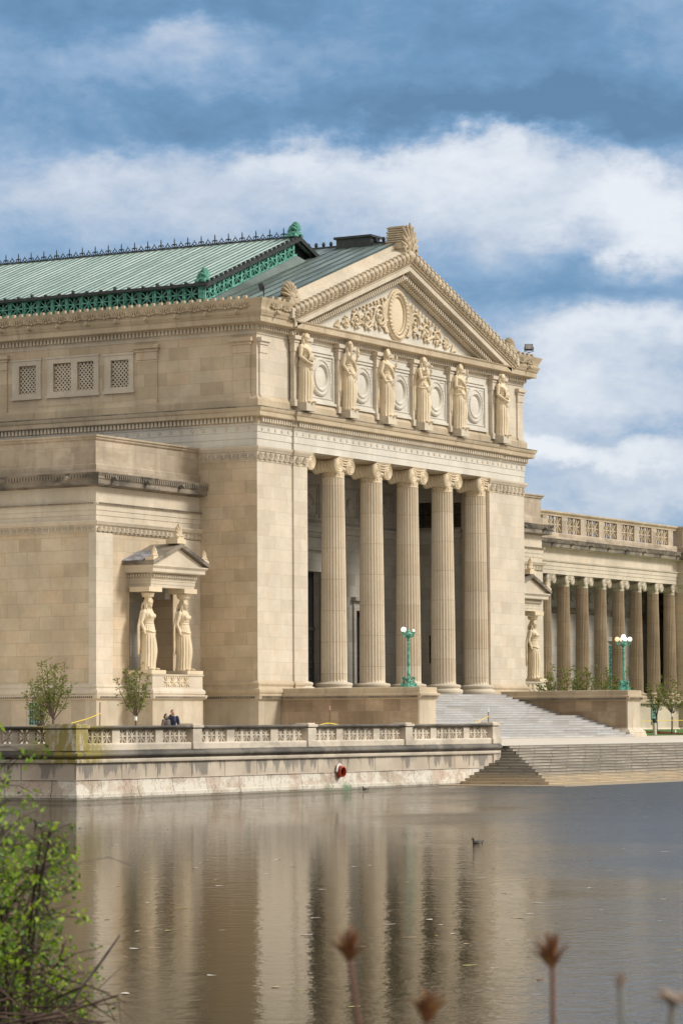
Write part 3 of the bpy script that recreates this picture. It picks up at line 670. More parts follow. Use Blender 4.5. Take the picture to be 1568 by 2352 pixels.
# tympanum relief: oval shield with wreath, acanthus scrolls both sides
m = MB()
el_ = FRONT(XC, .2, 32.15)
def ovalring(rx, rz, tr, y, n=40):
    pts = [(XC+rx*cos(2*pi*k/n), y, 32.15+rz*sin(2*pi*k/n)) for k in range(n+1)]; m.tube(pts, tr, 6, cap=False)
ovalring(1.0,1.35,.10,.1); ovalring(1.28,1.62,.15,.06); ovalring(1.55,1.8,.10,.12)
for k in range(34):
    a = 2*pi*k/34; m.ell((XC+1.3*cos(a), .0, 32.15+1.62*sin(a)), (.16,.14,.14), 6, 4)
m.lathe([(1.0,0),(.9,.06),(.5,.12),(.02,.14)], 30, el_ @ Matrix.Diagonal((1,1.35,1,1)), cap=False)
for s in (-1, 1):
    for (dx, dz, r, t, sg) in ((2.55,-.35,.82,2.2,1),(4.35,-.75,.68,2.1,-1),(5.95,-1.0,.52,1.9,1),(7.35,-1.28,.34,1.5,-1)):
        p_, r_ = spiral(XC+s*dx, 32.15+dz, r, t, .10, .1, sg*s, pi if s < 0 else 0, .12, 34); m.tube(p_, r_, 6)
        m.ell((XC+s*dx, .06, 32.15+dz), (.16,.12,.16), 6, 4)
        for k in range(9):
            a = 2*pi*k/9+dx; m.ell((0,0,0), (.085,.09,.24*r/.7), 5, 4, Matrix.Translation((XC+s*dx+cos(a)*r*1.12, .1, 32.15+dz+sin(a)*r*1.1)) @ Matrix.Rotation(-a+.9, 4, 'Y'))
    for k in range(10):
        t = k/9; m.ell((0,0,0), (.12,.1,.34*(1-t*.6)), 6, 4, Matrix.Translation((XC+s*(1.9+6.*t), .1, 31.05+.45*(1-t)*(k % 2)-.3*t)) @ Matrix.Rotation(s*(.5+.6*(k % 2)), 4, 'Y'))
        m.ell((0,0,0), (.1,.1,.30*(1-t*.7)), 6, 4, Matrix.Translation((XC+s*(1.75+4.6*t), .1, 33.1-1.35*t)) @ Matrix.Rotation(s*(1.2-.5*(k % 2)), 4, 'Y'))
    for k in range(6): m.ell((0,0,0), (.06,.07,.5-.05*k), 5, 4, Matrix.Translation((XC+s*(8.3+.1*k), .12, 30.55-.02*k)) @ Matrix.Rotation(s*(.45+.22*k), 4, 'Y'))
    for k in range(5): m.tube([(XC+s*(1.5+.12*k), .1, 33.2-.1*k), (XC+s*(1.75+.12*k), .08, 32.4), (XC+s*(1.7+.05*k), .1, 31.2), (XC+s*(1.35+.1*k), .1, 30.75)], .07, 5)
part(m, 'tympanum_relief', M_STAT, 60)
# apex acroterion
m = MB()
zb = 36.15
for i, (z, a, y1_) in enumerate([(0,1.0,.8),(.35,.85,.7),(.62,.95,.75)]): m.box(XC-a,XC+a,-1.0,y1_,zb+z,zb+z+.36)
for i in range(8):
    z = zb+.98+i*.17; w_ = .80-.04*i; m.box(XC-w_,XC+w_,-.85+.03*i,.6+.06*(i % 2),z,z+.10)
    m.box(XC-w_+.14,XC+w_-.14,-.7,.5,z+.1,z+.17)
for k in range(9):
    a = pi*(.5+(k-4)/10.5); L = 2.3-.17*abs(k-4)
    m.ell((0,0,0), (.13,.16,L*.40), 6, 6, Matrix.Translation((XC+cos(a)*L*.42, -.95, zb+.55+sin(a)*L*.50)) @ Matrix.Rotation(pi/2-a, 4, 'Y'))
for s in (-1, 1):
    p_, r_ = spiral(XC+s*.6, zb+.55, .42, 1.7, .12, -1.05, s, pi/2, .2, 24); m.tube(p_, r_, 6)
    p_, r_ = spiral(XC+s*.45, zb+1.2, .3, 1.5, .09, -1.05, -s, -pi/2, .2, 20); m.tube(p_, r_, 6)
part(m, 'roof_finial', M_WARM, 35)
# corner acroteria
for x, s in ((3.7,1),(36.2,-1)):
    m = MB(); m.box(x-.95,x+.95,-.9,.5,30.95,31.35); m.box(x-.7,x+.7,-.8,.4,31.35,31.6)
    for k in range(9):
        a = pi*(.5+(k-4)/9.); m.ell((0,0,0), (.12,.28,.62), 6, 5, Matrix.Translation((x+cos(a)*.66, -.35, 31.7+sin(a)*.62)) @ Matrix.Rotation(pi/2-a, 4, 'Y'))
    m.ell((x,-.4,31.75), (.5,.3,.4), 8, 6)
    k_ = .88 if s > 0 else .68; m.v = [(x+(a_-x)*k_, b_, 30.95+(c_-30.95)*k_) for a_, b_, c_ in m.v]
    part(m, 'roof_finial', M_WARM, 60)
# ---- roofs
m = MB(); z0_ = 30.55; RS = .354; zr = z0_+RS*XC
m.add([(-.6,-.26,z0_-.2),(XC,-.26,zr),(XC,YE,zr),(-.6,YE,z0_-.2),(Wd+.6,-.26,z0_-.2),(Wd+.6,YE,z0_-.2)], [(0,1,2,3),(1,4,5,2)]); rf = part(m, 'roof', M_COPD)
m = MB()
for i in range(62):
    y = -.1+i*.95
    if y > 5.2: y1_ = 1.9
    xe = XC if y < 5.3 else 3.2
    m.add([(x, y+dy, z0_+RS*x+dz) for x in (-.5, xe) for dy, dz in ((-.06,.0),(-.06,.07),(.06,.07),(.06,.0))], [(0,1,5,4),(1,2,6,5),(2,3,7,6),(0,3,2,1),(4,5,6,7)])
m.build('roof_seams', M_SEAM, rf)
for i in range(5):      # dark knobs on the portico ridge
    pass
mk = MB()
for i in range(12): mk.ell((XC, 1.2+i*.62, zr+.26), (.13,.13,.2), 6, 5); mk.box(XC-.05,XC+.05,1.15+i*.62,1.25+i*.62,zr,zr+.2)
mk.box(XC-.1,XC+.1,.9,8.4,zr-.02,zr+.1); mk.build('ridge_knobs', M_IRON, rf)
m = MB(); m.box(XC-.7,XC+.7,1.9,4.7,zr-.3,zr+.42); m.box(XC-.85,XC+.85,1.75,4.85,zr+.42,zr+.58); m.build('roof_hatch', M_IRON, rf)
# raised roof
GX0, GY, GXC = 1.75, 5.2, 13.9; GS = .385; GZ = 32.75; GA = GZ+GS*(GXC-GX0)
m = MB(); m.add([(GX0-.25,GY-.25,GZ-.1),(GXC,GY-.25,GA),(GXC,YE,GA),(GX0-.25,YE,GZ-.1),(2*GXC-GX0+.25,GY-.25,GZ-.1),(2*GXC-GX0+.25,YE,GZ-.1)], [(0,1,2,3),(1,4,5,2)])
m.add([(GX0-.25,GY-.25,GZ-.26),(GXC,GY-.25,GA-.16),(GXC,YE,GA-.16),(GX0-.25,YE,GZ-.26)], [(3,2,1,0)])
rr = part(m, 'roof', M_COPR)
m = MB()
for i in range(92):
    y = GY+.1+i*.6
    m.add([(x, y+dy, GZ-.1+GS*(x-GX0+.25)+dz) for x in (GX0-.22, GXC) for dy, dz in ((-.06,0),(-.06,.06),(.06,.06),(.06,0))], [(0,1,5,4),(1,2,6,5),(2,3,7,6),(0,3,2,1),(4,5,6,7)])
m.build('roof_seams', M_SEAMP, rr)
m = MB(); m.box(GX0-.36,GX0-.22,GY-.4,YE,GZ-.24,GZ-.04)
for i in range(50): m.box(GX0-.42,GX0-.2,GY+i*1.15,GY+i*1.15+.14,GZ-.05,GZ+(.17 if i % 3 == 0 else .07))
for i in range(22):
    x = GX0+i*.58; z = GZ+GS*(x-GX0); m.box(x-.08,x+.08,GY-.42,GY-.2,z-.05,z+.16)
m.add([(x, y, GZ+GS*(x-GX0)+dz) for x in (GX0-.3, GXC) for y, dz in ((GY-.4,-.28),(GY-.4,.0),(GY-.2,.0),(GY-.2,-.28))], [(0,1,5,4),(1,2,6,5),(2,3,7,6),(0,3,2,1),(4,5,6,7),(0,4,7,3)][:5])
m.add([(2*GXC-x, y, GZ+GS*(x-GX0)+dz) for x in (GX0-.3, GXC) for y, dz in ((GY-.4,-.28),(GY-.4,.05),(GY-.2,.05),(GY-.2,-.28))], [(4,5,1,0),(5,6,2,1),(6,7,3,2),(1,2,3,0)])
m.build('eave', M_IRON, rr)
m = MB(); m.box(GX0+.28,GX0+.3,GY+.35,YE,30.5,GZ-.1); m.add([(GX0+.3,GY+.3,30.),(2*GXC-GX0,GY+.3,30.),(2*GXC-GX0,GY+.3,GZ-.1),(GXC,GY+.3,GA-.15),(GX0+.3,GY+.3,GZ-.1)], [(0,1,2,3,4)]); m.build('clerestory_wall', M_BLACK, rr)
m = MB(); m.add([(GX0+.2,GY-.03,30.6),(GXC+3.2,GY-.03,30.6),(GXC+3.2,GY-.03,35.6),(GXC,GY-.03,GA-1.28),(GX0+.2,GY-.03,31.48)], [(0,1,2,3,4)]); m.build('flashing', M_COPD, rr)
m = MB(); lo_ = lambda x: AP-.3-SL*(XC-x); m.add([(1.6,-.24,lo_(1.6)),(XC,-.24,lo_(XC)),(2*XC-1.6,-.24,lo_(1.6)),(2*XC-1.6,-.24,z0_+RS*1.6-.02),(XC,-.24,zr-.02),(1.6,-.24,z0_+RS*1.6-.02)], [(0,1,4,5),(1,2,3,4)]); m.build('gable_back', M_TRIM, rr)
m = MB(); zc = 32.02; H_ = 1.02
sp_ = star(.92, .86, .07, 8, .085, .11, 1.0)
for i in range(44):
    y = GY+.95+i*1.2
    m.merge(sp_, Matrix.Translation((GX0, y, zc)) @ Matrix.Rotation(pi/2, 4, 'Z')); m.box(GX0-.05,GX0+.12,y+.46,y+.74,zc-.47,zc+.47); m.box(GX0-.08,GX0-.05,y+.50,y+.56,zc-.45,zc+.45); m.box(GX0-.08,GX0-.05,y+.62,y+.68,zc-.45,zc+.45)
m.box(GX0-.09,GX0+.14,GY,YE,zc-.56,zc-.46); m.box(GX0-.06,GX0+.14,GY,YE,zc+.46,zc+.56); m.box(GX0-.05,GX0+.2,GY-.02,GY+.42,zc-.6,zc+.6)
sh = GS
def gz(x): return zc+GS*(x-GX0)
for i in range(20):
    x = GX0+.75+i*1.16
    if x > GXC: break
    Sh = Matrix.Translation((x, GY, gz(x))) @ Matrix(((1,0,0,0),(0,1,0,0),(GS,0,1,0),(0,0,0,1)))
    m.merge(sp_, Sh); m.box(.46,.70,-.05,.12,-.47,.47, Sh)
Sh = Matrix.Translation((GX0, GY, zc)) @ Matrix(((1,0,0,0),(0,1,0,0),(GS,0,1,0),(0,0,0,1)))
m.box(0,GXC-GX0,-.09,.14,-.56,-.46, Sh); m.box(0,GXC-GX0,-.06,.14,.46,.56, Sh); m.box(.05,.2,-.07,.1,-.5,.5, Sh)
m.build('grille_frieze', M_COPG, rr)
# cresting
m = MB()
for i in range(46):
    y = GY+1.0+i*1.15; z = GA
    m.tube([(GXC,y,z),(GXC,y,z+.62),(GXC,y,z+.78)], [.05,.045,.015], 5); m.box(GXC-.05,GXC+.05,y-.1,y+.1,z+.26,z+.36)
    for s in (-1, 1):
        m.tube([(GXC,y+s*.04,z+.08),(GXC,y+s*.16,z+.14),(GXC,y+s*.22,z+.28),(GXC,y+s*.15,z+.36)], .035, 5)
        m.tube([(GXC,y+s*.12,z+.06),(GXC,y+s*.34,z+.14),(GXC,y+s*.42,z+.24)], .035, 5)
    yc = y+.575; pts = [(GXC, yc+.13*cos(t*pi/4), z+.24+.13*sin(t*pi/4)) for t in range(9)]; m.tube(pts, .035, 5); m.ell((GXC,yc,z+.44), (.04,.04,.08), 5, 4)
m.box(GXC-.08,GXC+.08,GY+.2,YE,z-.02,z+.09)
m.build('ridge_cresting', M_IRON, rr)
# green palmettes at the gable peak and eave corner
for (x, y, z, s_) in ((GXC, GY-.1, GA+.03, .72),(GX0+.1, GY-.1, GZ+.02, .66)):
    m = MB(); m.box(-.75,.75,-.25,.9,0,.3); m.box(-.5,.5,-.2,.8,.3,.5)
    for k in range(7):
        a = pi*(.5+(k-3)/8.); m.ell((0,0,0), (.13,.3,.5), 6, 5, Matrix.Translation((cos(a)*.42, .1, .55+sin(a)*.5)) @ Matrix.Rotation(pi/2-a, 4, 'Y'))
    for k in range(5): m.box(-.45+.04*k,.45-.04*k,.0,.9-.05*k,.5+k*.14,.58+k*.14)
    o = m.build('copper_palmette', M_COPG, rr, 50); o.location = (x, y, z); o.scale = (s_,)*3
# ---- portico interior
m = MB(); yb = 7.7
ops = [(17.4,21.3,5.0,14.1),(26.45,28.3,5.0,11.45),(10.4,12.2,5.0,11.45)]
wall_open(m, 'y', yb, PL, PR, 5.0, 21.4, ops, .55)
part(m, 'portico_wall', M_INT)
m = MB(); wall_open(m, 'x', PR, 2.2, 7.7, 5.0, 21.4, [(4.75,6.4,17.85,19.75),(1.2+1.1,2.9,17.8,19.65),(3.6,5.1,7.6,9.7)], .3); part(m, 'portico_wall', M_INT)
m = MB(); m.quad((PL,-.1,21.38),(PL,7.7,21.38),(PR,7.7,21.38),(PR,-.1,21.38)); m.quad((PL-.2,1.9,21.36),(PL-.2,7.7,21.36),(PR+.2,7.7,21.36),(PR+.2,1.9,21.36)); part(m, 'portico_ceiling', M_TRIM)
m = MB(); m.box(PL-1.2,PR+1.5,-.75,7.9,4.6,5.2); part(m, 'portico_floor', M_STEP)
m = MB(); mp = [(PL,yb),(PR,yb)]; m.sweep(mp, [(0,16.95),(.12,17.0),(.16,17.3),(.3,17.45),(.34,17.6),(0,17.62)], 1); m.sweep([(PR,yb),(PR,2.2)], [(0,16.95),(.12,17.0),(.16,17.3),(.3,17.45),(.34,17.6),(0,17.62)], 1)
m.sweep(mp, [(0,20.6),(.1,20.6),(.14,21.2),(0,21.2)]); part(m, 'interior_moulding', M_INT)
m = MB()
for x in (8.9,14.5,19.9,25.8,31.0):
    for w_, h_, t in ((1.45,1.4,.14),(1.1,1.08,.12)):
        m.box(x-w_,x+w_,yb-.08,yb,19.25+h_-t,19.25+h_); m.box(x-w_,x+w_,yb-.08,yb,19.25-h_,19.25-h_+t); m.box(x-w_,x-w_+t,yb-.07,yb,19.25-h_,19.25+h_); m.box(x+w_-t,x+w_,yb-.07,yb,19.25-h_,19.25+h_)
    m.lathe([(.5,0),(.5,.1),(.35,.16),(.3,.1),(.1,.18)], 20, FRONT(x, yb, 19.2))
part(m, 'interior_panel', M_INT)
# doors: surround, leaf, grille
def doorway(x0, x1, z1, surround, ent_):
    d = MB().box(x0+.02,x1-.02,yb+.5,yb+.54,5.2,z1-.02); dr = part(d, 'door', M_BLACK)
    m = MB(); m.box(x0-surround,x0,yb-.14,yb+.05,5.2,z1+surround); m.box(x1,x1+surround,yb-.14,yb+.05,5.2,z1+surround); m.box(x0,x1,yb-.14,yb+.05,z1,z1+surround)
    m.box(x0-surround,x1+surround,yb-.1,yb+.02,z1+surround,z1+surround+ent_*.55); m.box(x0-surround-.2,x1+surround+.2,yb-.4,yb+.02,z1+surround+ent_*.55,z1+surround+ent_)
    m.build('door_frame', M_INT, dr)
    m = MB(); xm = (x0+x1)/2
    m.box(xm-.06,xm+.06,yb+.42,yb+.5,5.2,z1*.72)
    m.box(x0+.02,x1-.02,yb+.40,yb+.5,z1*.70,z1*.70+.2)
    for s in (-1, 1):
        for k in range(4):
            xa = xm+s*((x1-x0)*.08); xb = xm+s*((x1-x0)*.42); za = 5.5+k*(z1*.7-5.8)/4; zb_ = za+(z1*.7-5.8)/4-.3
            for (p0, p1) in (((xa,za),(xb,za+.08)),((xa,zb_-.08),(xb,zb_)),((xa,za),(xa+s*.08,zb_)),((xb-s*.08,za),(xb,zb_))):
                m.box(min(p0[0],p1[0]),max(p0[0],p1[0]),yb+.44,yb+.5,p0[1],p1[1])
    m.build('door_leaf', M_BRONZE, dr)
doorway(17.4, 21.3, 14.1, .5, 1.9); doorway(26.45, 28.3, 11.45, .38, .6); doorway(10.4, 12.2, 11.45, .38, .6)
# metal grilles in window openings
def grille(axis, c, a0, a1, z0, z1, nx, nz, mt, depth=.25, pane=True, name='window', frame=.045):
    m = MB(); w_ = (a1-a0)/nx; h_ = (z1-z0)/nz; s_ = star(w_, h_, .04, 8, .032 if mt is M_TURQ else .055, .07, 1.0)
    for i in range(nx):
        for j in range(nz):
            a = a0+w_*(i+.5); z = z0+h_*(j+.5)
            m.merge(s_, Matrix.Translation((c, a, z)) @ Matrix.Rotation(-pi/2, 4, 'Z') if axis == 'x' else Matrix.Translation((a, c, z)))
    B = (lambda p0, p1, q0, q1: m.box(c-.04, c+.04, p0, p1, q0, q1)) if axis == 'x' else (lambda p0, p1, q0, q1: m.box(p0, p1, c-.04, c+.04, q0, q1))
    for i in range(nx+1): B(a0+w_*i-frame/2, a0+w_*i+frame/2, z0, z1)
    for j in range(nz+1): B(a0, a1, z0+h_*j-frame/2+.001, z0+h_*j+frame/2-.001)
    gr = part(m, name, mt)
    if pane:
        q = MB()
        q.box(c+depth, c+depth+.02, a0-.05, a1+.05, z0-.05, z1+.05) if axis == 'x' else q.box(a0-.05, a1+.05, c+depth, c+depth+.02, z0-.05, z1+.05)
        q.build('pane', M_BLACK if mt is not M_BRONZE else plain('dim_interior', (.10,.09,.065), .6, .4, 2.), gr)
    return gr
grille('x', PR+.1, 4.75, 6.4, 17.85, 19.75, 2, 2, M_BRONZE, .15, frame=.12); grille('x', PR+.1, 2.3, 2.9, 17.8, 19.65, 1, 2, M_BRONZE, .15, frame=.12)
grille('x', PR+.1, 3.6, 5.1, 7.6, 9.7, 2, 3, M_BRONZE, .15, frame=.14)
m = MB(); x = 22.9   # hanging lantern on the back wall
m.tube([(x,yb-.1,16.6),(x,yb-.55,17.0),(x,yb-.6,16.6)], .05, 6); m.lathe([(.03,13.2),(.12,13.35),(.05,13.5),(.2,13.8),(.22,16.0),(.28,16.1),(.12,16.5),(.03,16.8)], 8, Matrix.Translation((x,yb-.6,0)))
part(m, 'wall_lantern', M_BRONZE)
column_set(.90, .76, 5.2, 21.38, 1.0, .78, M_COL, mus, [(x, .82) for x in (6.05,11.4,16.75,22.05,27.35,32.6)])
# ================================================================ side pavilions
def pavilion(s):
    """s=1: left pavilion (X -12.1..0), s=-1: mirrored on the right of the portico"""
    X = (lambda x: x) if s > 0 else (lambda x: Wd-x)
    YF, XL, YB = 4.5, -12.1, 34.
    path = [(X(XL),YB),(X(XL),YF),(X(0.03),YF)]
    sd = 1 if s > 0 else -1
    blocks = [(8.33,9.53,3.12,4.53)] if s > 0 else []
    m = MB()
    if s > 0:
        wall_open(m, 'x', XL, YF, YB, 5.6, 18.3, [], .3); wall_open(m, 'y', YF, XL, .03, 5.6, 18.3, [(-8.3,-3.2,5.9,11.9)], 2.0)
    else:
        wall_open(m, 'y', YF, X(0), X(XL), 5.6, 18.3, [(X(-3.2),X(-8.3),5.9,11.9)], 2.0); m.quad((X(XL),YF,5.6),(X(XL),YB,5.6),(X(XL),YB,18.3),(X(XL),YF,18.3))
    part(m, 'pavilion_wall', M_WALL if s > 0 else M_PIER)
    # corner strip slightly proud
    a, b_ = sorted((X(XL-.06), X(-10.3))); m = MB(); m.box(a,b_,YF-.07,YF+.5,5.6,15.25); part(m, 'corner_pilaster', M_PIER); a, b_ = sorted((X(-1.9), X(.0))); m = MB(); m.box(a,b_,YF-.07,YF+.2,5.6,15.25); part(m, 'corner_pilaster', M_PIER)
    # dado with a small grilled opening in the long side
    m = MB()
    if s > 0:
        wall_open(m, 'x', XL-.15, YF-.15, YB, 1.9, 4.72, blocks, .25); m.quad((XL-.15,YF-.15,1.9),(.0,YF-.15,1.9),(.0,YF-.15,4.72),(XL-.15,YF-.15,4.72))
    else: m.quad((X(0),YF-.15,1.9),(X(XL)+.15,YF-.15,1.9),(X(XL)+.15,YF-.15,4.72),(X(0),YF-.15,4.72)); m.quad((X(XL)+.15,YF-.15,1.9),(X(XL)+.15,YB,1.9),(X(XL)+.15,YB,4.72),(X(XL)+.15,YF-.15,4.72))
    part(m, 'dado', M_DADO)
    part(MB().sweep(path, [(0,4.68),(.18,4.68),(.3,4.76),(.34,4.86),(.36,4.94),(.36,4.97),(.25,5.0),(.30,5.08),(.3,5.2),(.24,5.3),(.16,5.34),(.14,5.42),(.18,5.5),(.15,5.58),(.05,5.64),(0,5.7)], sd), 'base_moulding', M_TRIM, 35)
    part(MB().dentils(path, .28, .36, 4.78, 4.91, .15, .09, sd), 'bead_course', M_DARK)
    part(MB().sweep(path, [(0,15.2),(.07,15.22),(.07,15.6),(.1,15.66),(.2,15.72),(.24,15.8),(.3,15.9),(.3,15.97),(.04,15.98),(.04,16.3),(.08,16.31),(.08,16.62),(.12,16.63),(.12,16.96),(.2,17.0),(.24,17.12),(.02,17.16)], sd), 'architrave', M_TRIM)
    part(relief_band(path, 15.26, 15.62, .1, .5, sd), 'carved_frieze', M_TRIM, 60)
    part(MB().dentils(path, .2, .26, 17.0, 17.1, .16, .1, sd), 'bead_course', M_DARK)
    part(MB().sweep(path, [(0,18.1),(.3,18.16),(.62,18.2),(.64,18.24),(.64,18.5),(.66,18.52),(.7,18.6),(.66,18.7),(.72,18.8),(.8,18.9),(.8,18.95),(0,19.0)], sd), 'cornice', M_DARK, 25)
    part(MB().dentils(path, .66, .76, 18.58, 18.84, .22, .12, sd), 'cornice_carving', M_DARK)
    part(MB().sweep(path, [(0,17.0),(.02,17.1),(.02,18.2)], sd, cap=False), 'frieze', M_TRIM)
    part(MB().sweep(path, [(-.8,18.9),(.10,18.93),(.10,19.5),(.06,19.56),(-.02,19.58),(-.02,21.05),(.05,21.08),(.1,21.14),(.1,21.2),(.2,21.28),(.2,21.38),(-.8,21.42)], sd), 'roof_parapet', M_PANEL, 25)
    m = MB(); a, b_ = sorted((X(XL+.5), X(.0))); m.box(a,b_,YF+.5,YB,20.8,21.0); part(m, 'roof', M_LEADG)
    for y in ([6.1,11.2,16.3] if s > 0 else []): m = MB(); lion(m, LEFT(XL-.66, y, 18.62)); part(m, 'lion_head', M_DARK, 60)
    for x in (-11.2,-7.4,-3.4): m = MB(); lion(m, FRONT(X(x), YF-.66, 18.62)); part(m, 'lion_head', M_DARK, 60)
    # recess behind the porch: back wall with a tall window
    a, b_ = sorted((X(-8.3), X(-3.2)))
    wq = MB(); wall_open(wq, 'y', YF+2.0, a, b_, 5.9, 11.9, [(X(-6.8) if s > 0 else X(-5.4), X(-5.4) if s > 0 else X(-6.8), 6.6, 10.9)], .2); part(wq, 'recess_wall', M_INT)
    g0, g1 = sorted((X(-6.8), X(-5.4))); grille('y', YF+2.1, g0, g1, 6.6, 10.9, 2, 5, M_TURQ, .2)
    m = MB(); m.box(g0-.2,g0,YF+1.9,YF+2.05,6.4,11.05); m.box(g1,g1+.2,YF+1.9,YF+2.05,6.4,11.05); m.box(g0-.35,g1+.35,YF+1.8,YF+2.05,11.05,11.3); part(m, 'window_frame', M_INT)
    # ---- caryatid porch
    x0, x1, yf = -8.75, -2.8, 2.45
    def bx(m, xa, xb, *r): a, b_ = sorted((X(xa), X(xb))); return m.box(a, b_, *r)
    m = MB(); bx(m, x0,x1,yf,YF,1.9,4.7); part(m, 'porch_dado', M_DADO)
    pp = [(X(x0),YF-.1),(X(x0),yf),(X(x1),yf),(X(x1),YF-.1)]
    m = MB().sweep(pp, [(0,4.68),(.06,4.7),(.16,4.76),(.2,4.86),(.22,4.94),(.22,4.97),(.06,5.0),(.12,5.08),(.12,5.22),(.06,5.32),(.0,5.36),(-.02,5.4),(-.02,6.2),(.04,6.22),(.04,6.3),(-.3,6.31)], sd)
    part(m, 'porch_pedestal', M_PIER, 25)
    part(MB().dentils(pp, .14, .22, 4.78, 4.91, .15, .09, sd), 'bead_course', M_DARK)
    m = MB()
    for k in range(4): m.merge(star(.62,.66,.06,8,.09,.1,1.2), Matrix.Translation((X(-7.1+k*.78), yf-.02, 5.84)))
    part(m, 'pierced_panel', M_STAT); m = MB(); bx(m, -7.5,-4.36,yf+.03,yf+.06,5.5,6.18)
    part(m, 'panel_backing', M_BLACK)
    part(bx(MB(), -8.95,-7.3,2.38,4.2,6.31,6.56), 'statue_plinth', M_STAT); part(bx(MB(), -4.75,-2.9,2.38,4.2,6.31,6.56), 'statue_plinth', M_STAT)
    ep = [(X(-8.35),YF+.0),(X(-8.35),2.85),(X(-3.2),2.85),(X(-3.2),YF+.0)]
    part(MB().sweep(ep, [(-.9,11.86),(0,11.86),(0,12.05),(.03,12.06),(.03,12.26),(.06,12.27),(.06,12.42),(.12,12.46),(.1,12.5),(.1,12.72),(.3,12.76),(.5,12.8),(.52,12.84),(.52,13.02),(.56,13.06),(.66,13.18),(.66,13.24),(-.9,13.25)], sd), 'porch_entablature', M_TRIM, 25)
    part(MB().dentils(ep, .1, .24, 12.5, 12.68, .2, .12, sd), 'dentil_course', M_TRIM)
    m = MB(); bx(m, -9.0,-2.55,2.2,YF,13.2,13.26)
    xc = X(-5.78); m.prism_y([(xc-3.1,13.26),(xc,14.42),(xc+3.1,13.26)][::-1], 2.4, YF)
    part(m, 'porch_pediment', M_TRIM)
    m = MB()
    for s2 in (1,-1):
        vs = [(xc+s2*xx, y, zz) for y in (2.12, YF) for xx, zz in ((3.3,13.26),(3.3,13.5),(0,14.72),(0,14.46))]
        m.add(vs, [(0,1,2,3),(4,7,6,5),(0,4,5,1),(1,5,6,2),(3,2,6,7),(0,3,7,4)])
    part(m, 'porch_raking_cornice', M_DARK)
    m = MB(); m.add([(xc-3.4,2.9,13.54),(xc-1.5,2.9,14.22),(xc-1.5,YF+.1,14.24),(xc-3.4,YF+.1,13.56),(xc-3.4,2.9,13.5),(xc-1.5,2.9,14.17),(xc-1.5,YF+.1,14.18),(xc-3.4,YF+.1,13.5)], [(0,1,2,3),(4,7,6,5),(0,4,5,1),(3,2,6,7),(0,3,7,4)])
    part(m, 'porch_roof_sheet', M_LEADG)
    for (dx, z, sc, nm) in ((0,14.7,1.0,0),(-2.85,13.5,.72,0),(3.0,13.5,.72,0)):
        m = MB(); m.box(-.5,.5,-.2,.7,0,.3); m.box(-.34,.34,-.15,.55,.3,.42)
        for k in range(7):
            a = pi*(.5+(k-3)/9.5); L_ = .46-.075*abs(k-3); m.ell((0,0,0), (.07,.16,L_), 6, 5, Matrix.Translation((cos(a)*L_*.85, .05, .42+sin(a)*L_*.95)) @ Matrix.Rotation(pi/2-a, 4, 'Y'))
        for s3 in (-1, 1): m.ell((s3*.3,.0,.5), (.12,.16,.12), 7, 5)
        o = part(m, 'porch_finial', M_STAT, 50); o.location = (xc+dx, 2.35, z); o.scale = (sc,)*3
    for cx in (-8.0,-3.85):
        m = MB(); a = X(cx)
        m.box(a-.75,a+.75,2.7,4.2,11.56,11.86)
        part(m, 'statue_abacus', M_STAT)
    m = MB(); a = X(-4.6); m.box(a-.3,a+.3,4.0,4.9,11.2,11.85); part(m, 'bracket', M_INT)
pavilion(1); pavilion(-1)
grille('x', -12.2, 8.33, 9.53, 3.12, 4.53, 3, 3, M_TURQ, .12, name='basement_window')
# ================================================================ colonnade wing
XA, XB, YC = 51.1, 95.2, 12.0
cp = [(XA,YC),(XB,YC)]; cp2 = [(XA,YC),(XB,YC),(XB,11.35),(98.4,11.35),(98.4,YC),(150,YC)]
m = MB(); m.quad((XA,YC+.02,1.9),(150,YC+.02,1.9),(150,YC+.02,4.9),(XA,YC+.02,4.9)); m.box(XB+.1,98.3,11.3,YC+1,1.9,4.9); part(m, 'dado', M_DADO)
part(MB().sweep(cp2, [(0,1.9),(.2,1.9),(.2,2.4),(.1,2.55),(0,2.6)]), 'base_moulding', M_TRIM)
part(MB().sweep(cp2, [(0,4.7),(.2,4.74),(.3,4.8),(.34,4.95),(.34,5.12),(.2,5.18),(-.3,5.2)]), 'base_moulding', M_WARM, 25)
m = MB(); m.box(XA,150,YC-.1,16.6,4.8,5.19); part(m, 'colonnade_floor', M_STEP)
m = MB(); m.quad((XA,16.3,5),(150,16.3,5),(150,16.3,16),(XA,16.3,16)); part(m, 'colonnade_wall', M_INT)
part(MB().sweep([(XA,16.3),(150,16.3)], [(0,12.9),(.1,12.95),(.14,13.2),(.28,13.3),(.3,13.42),(0,13.44)]), 'interior_moulding', M_DARK)
m = MB()
for i in range(13):
    x = 62.5+i*3.8
    for w_, h_, t in ((1.3,1.0,.12),): m.box(x-w_,x+w_,16.22,16.3,14.5+h_-t,14.5+h_); m.box(x-w_,x+w_,16.22,16.3,14.5-h_,14.5-h_+t); m.box(x-w_,x-w_+t,16.23,16.3,13.5,15.5); m.box(x+w_-t,x+w_,16.23,16.3,13.5,15.5)
    m.lathe([(.45,0),(.45,.1),(.3,.16),(.2,.08),(.05,.16)], 14, FRONT(x, 16.3, 14.5))
part(m, 'interior_panel', M_INT)
def U3(px, py, Y):    # not used for placement at run time; kept out
    pass
gx = 88.6
grille('y', 16.22, gx, gx+1.5, 6.2, 10.2, 2, 6, M_TURQ, .05); m = MB(); m.box(gx-.35,gx,16.1,16.3,6,10.6); m.box(gx+1.5,gx+1.85,16.1,16.3,6,10.6); m.box(gx-.5,gx+2.,16.0,16.3,10.6,11.0); part(m, 'window_frame', M_INT)
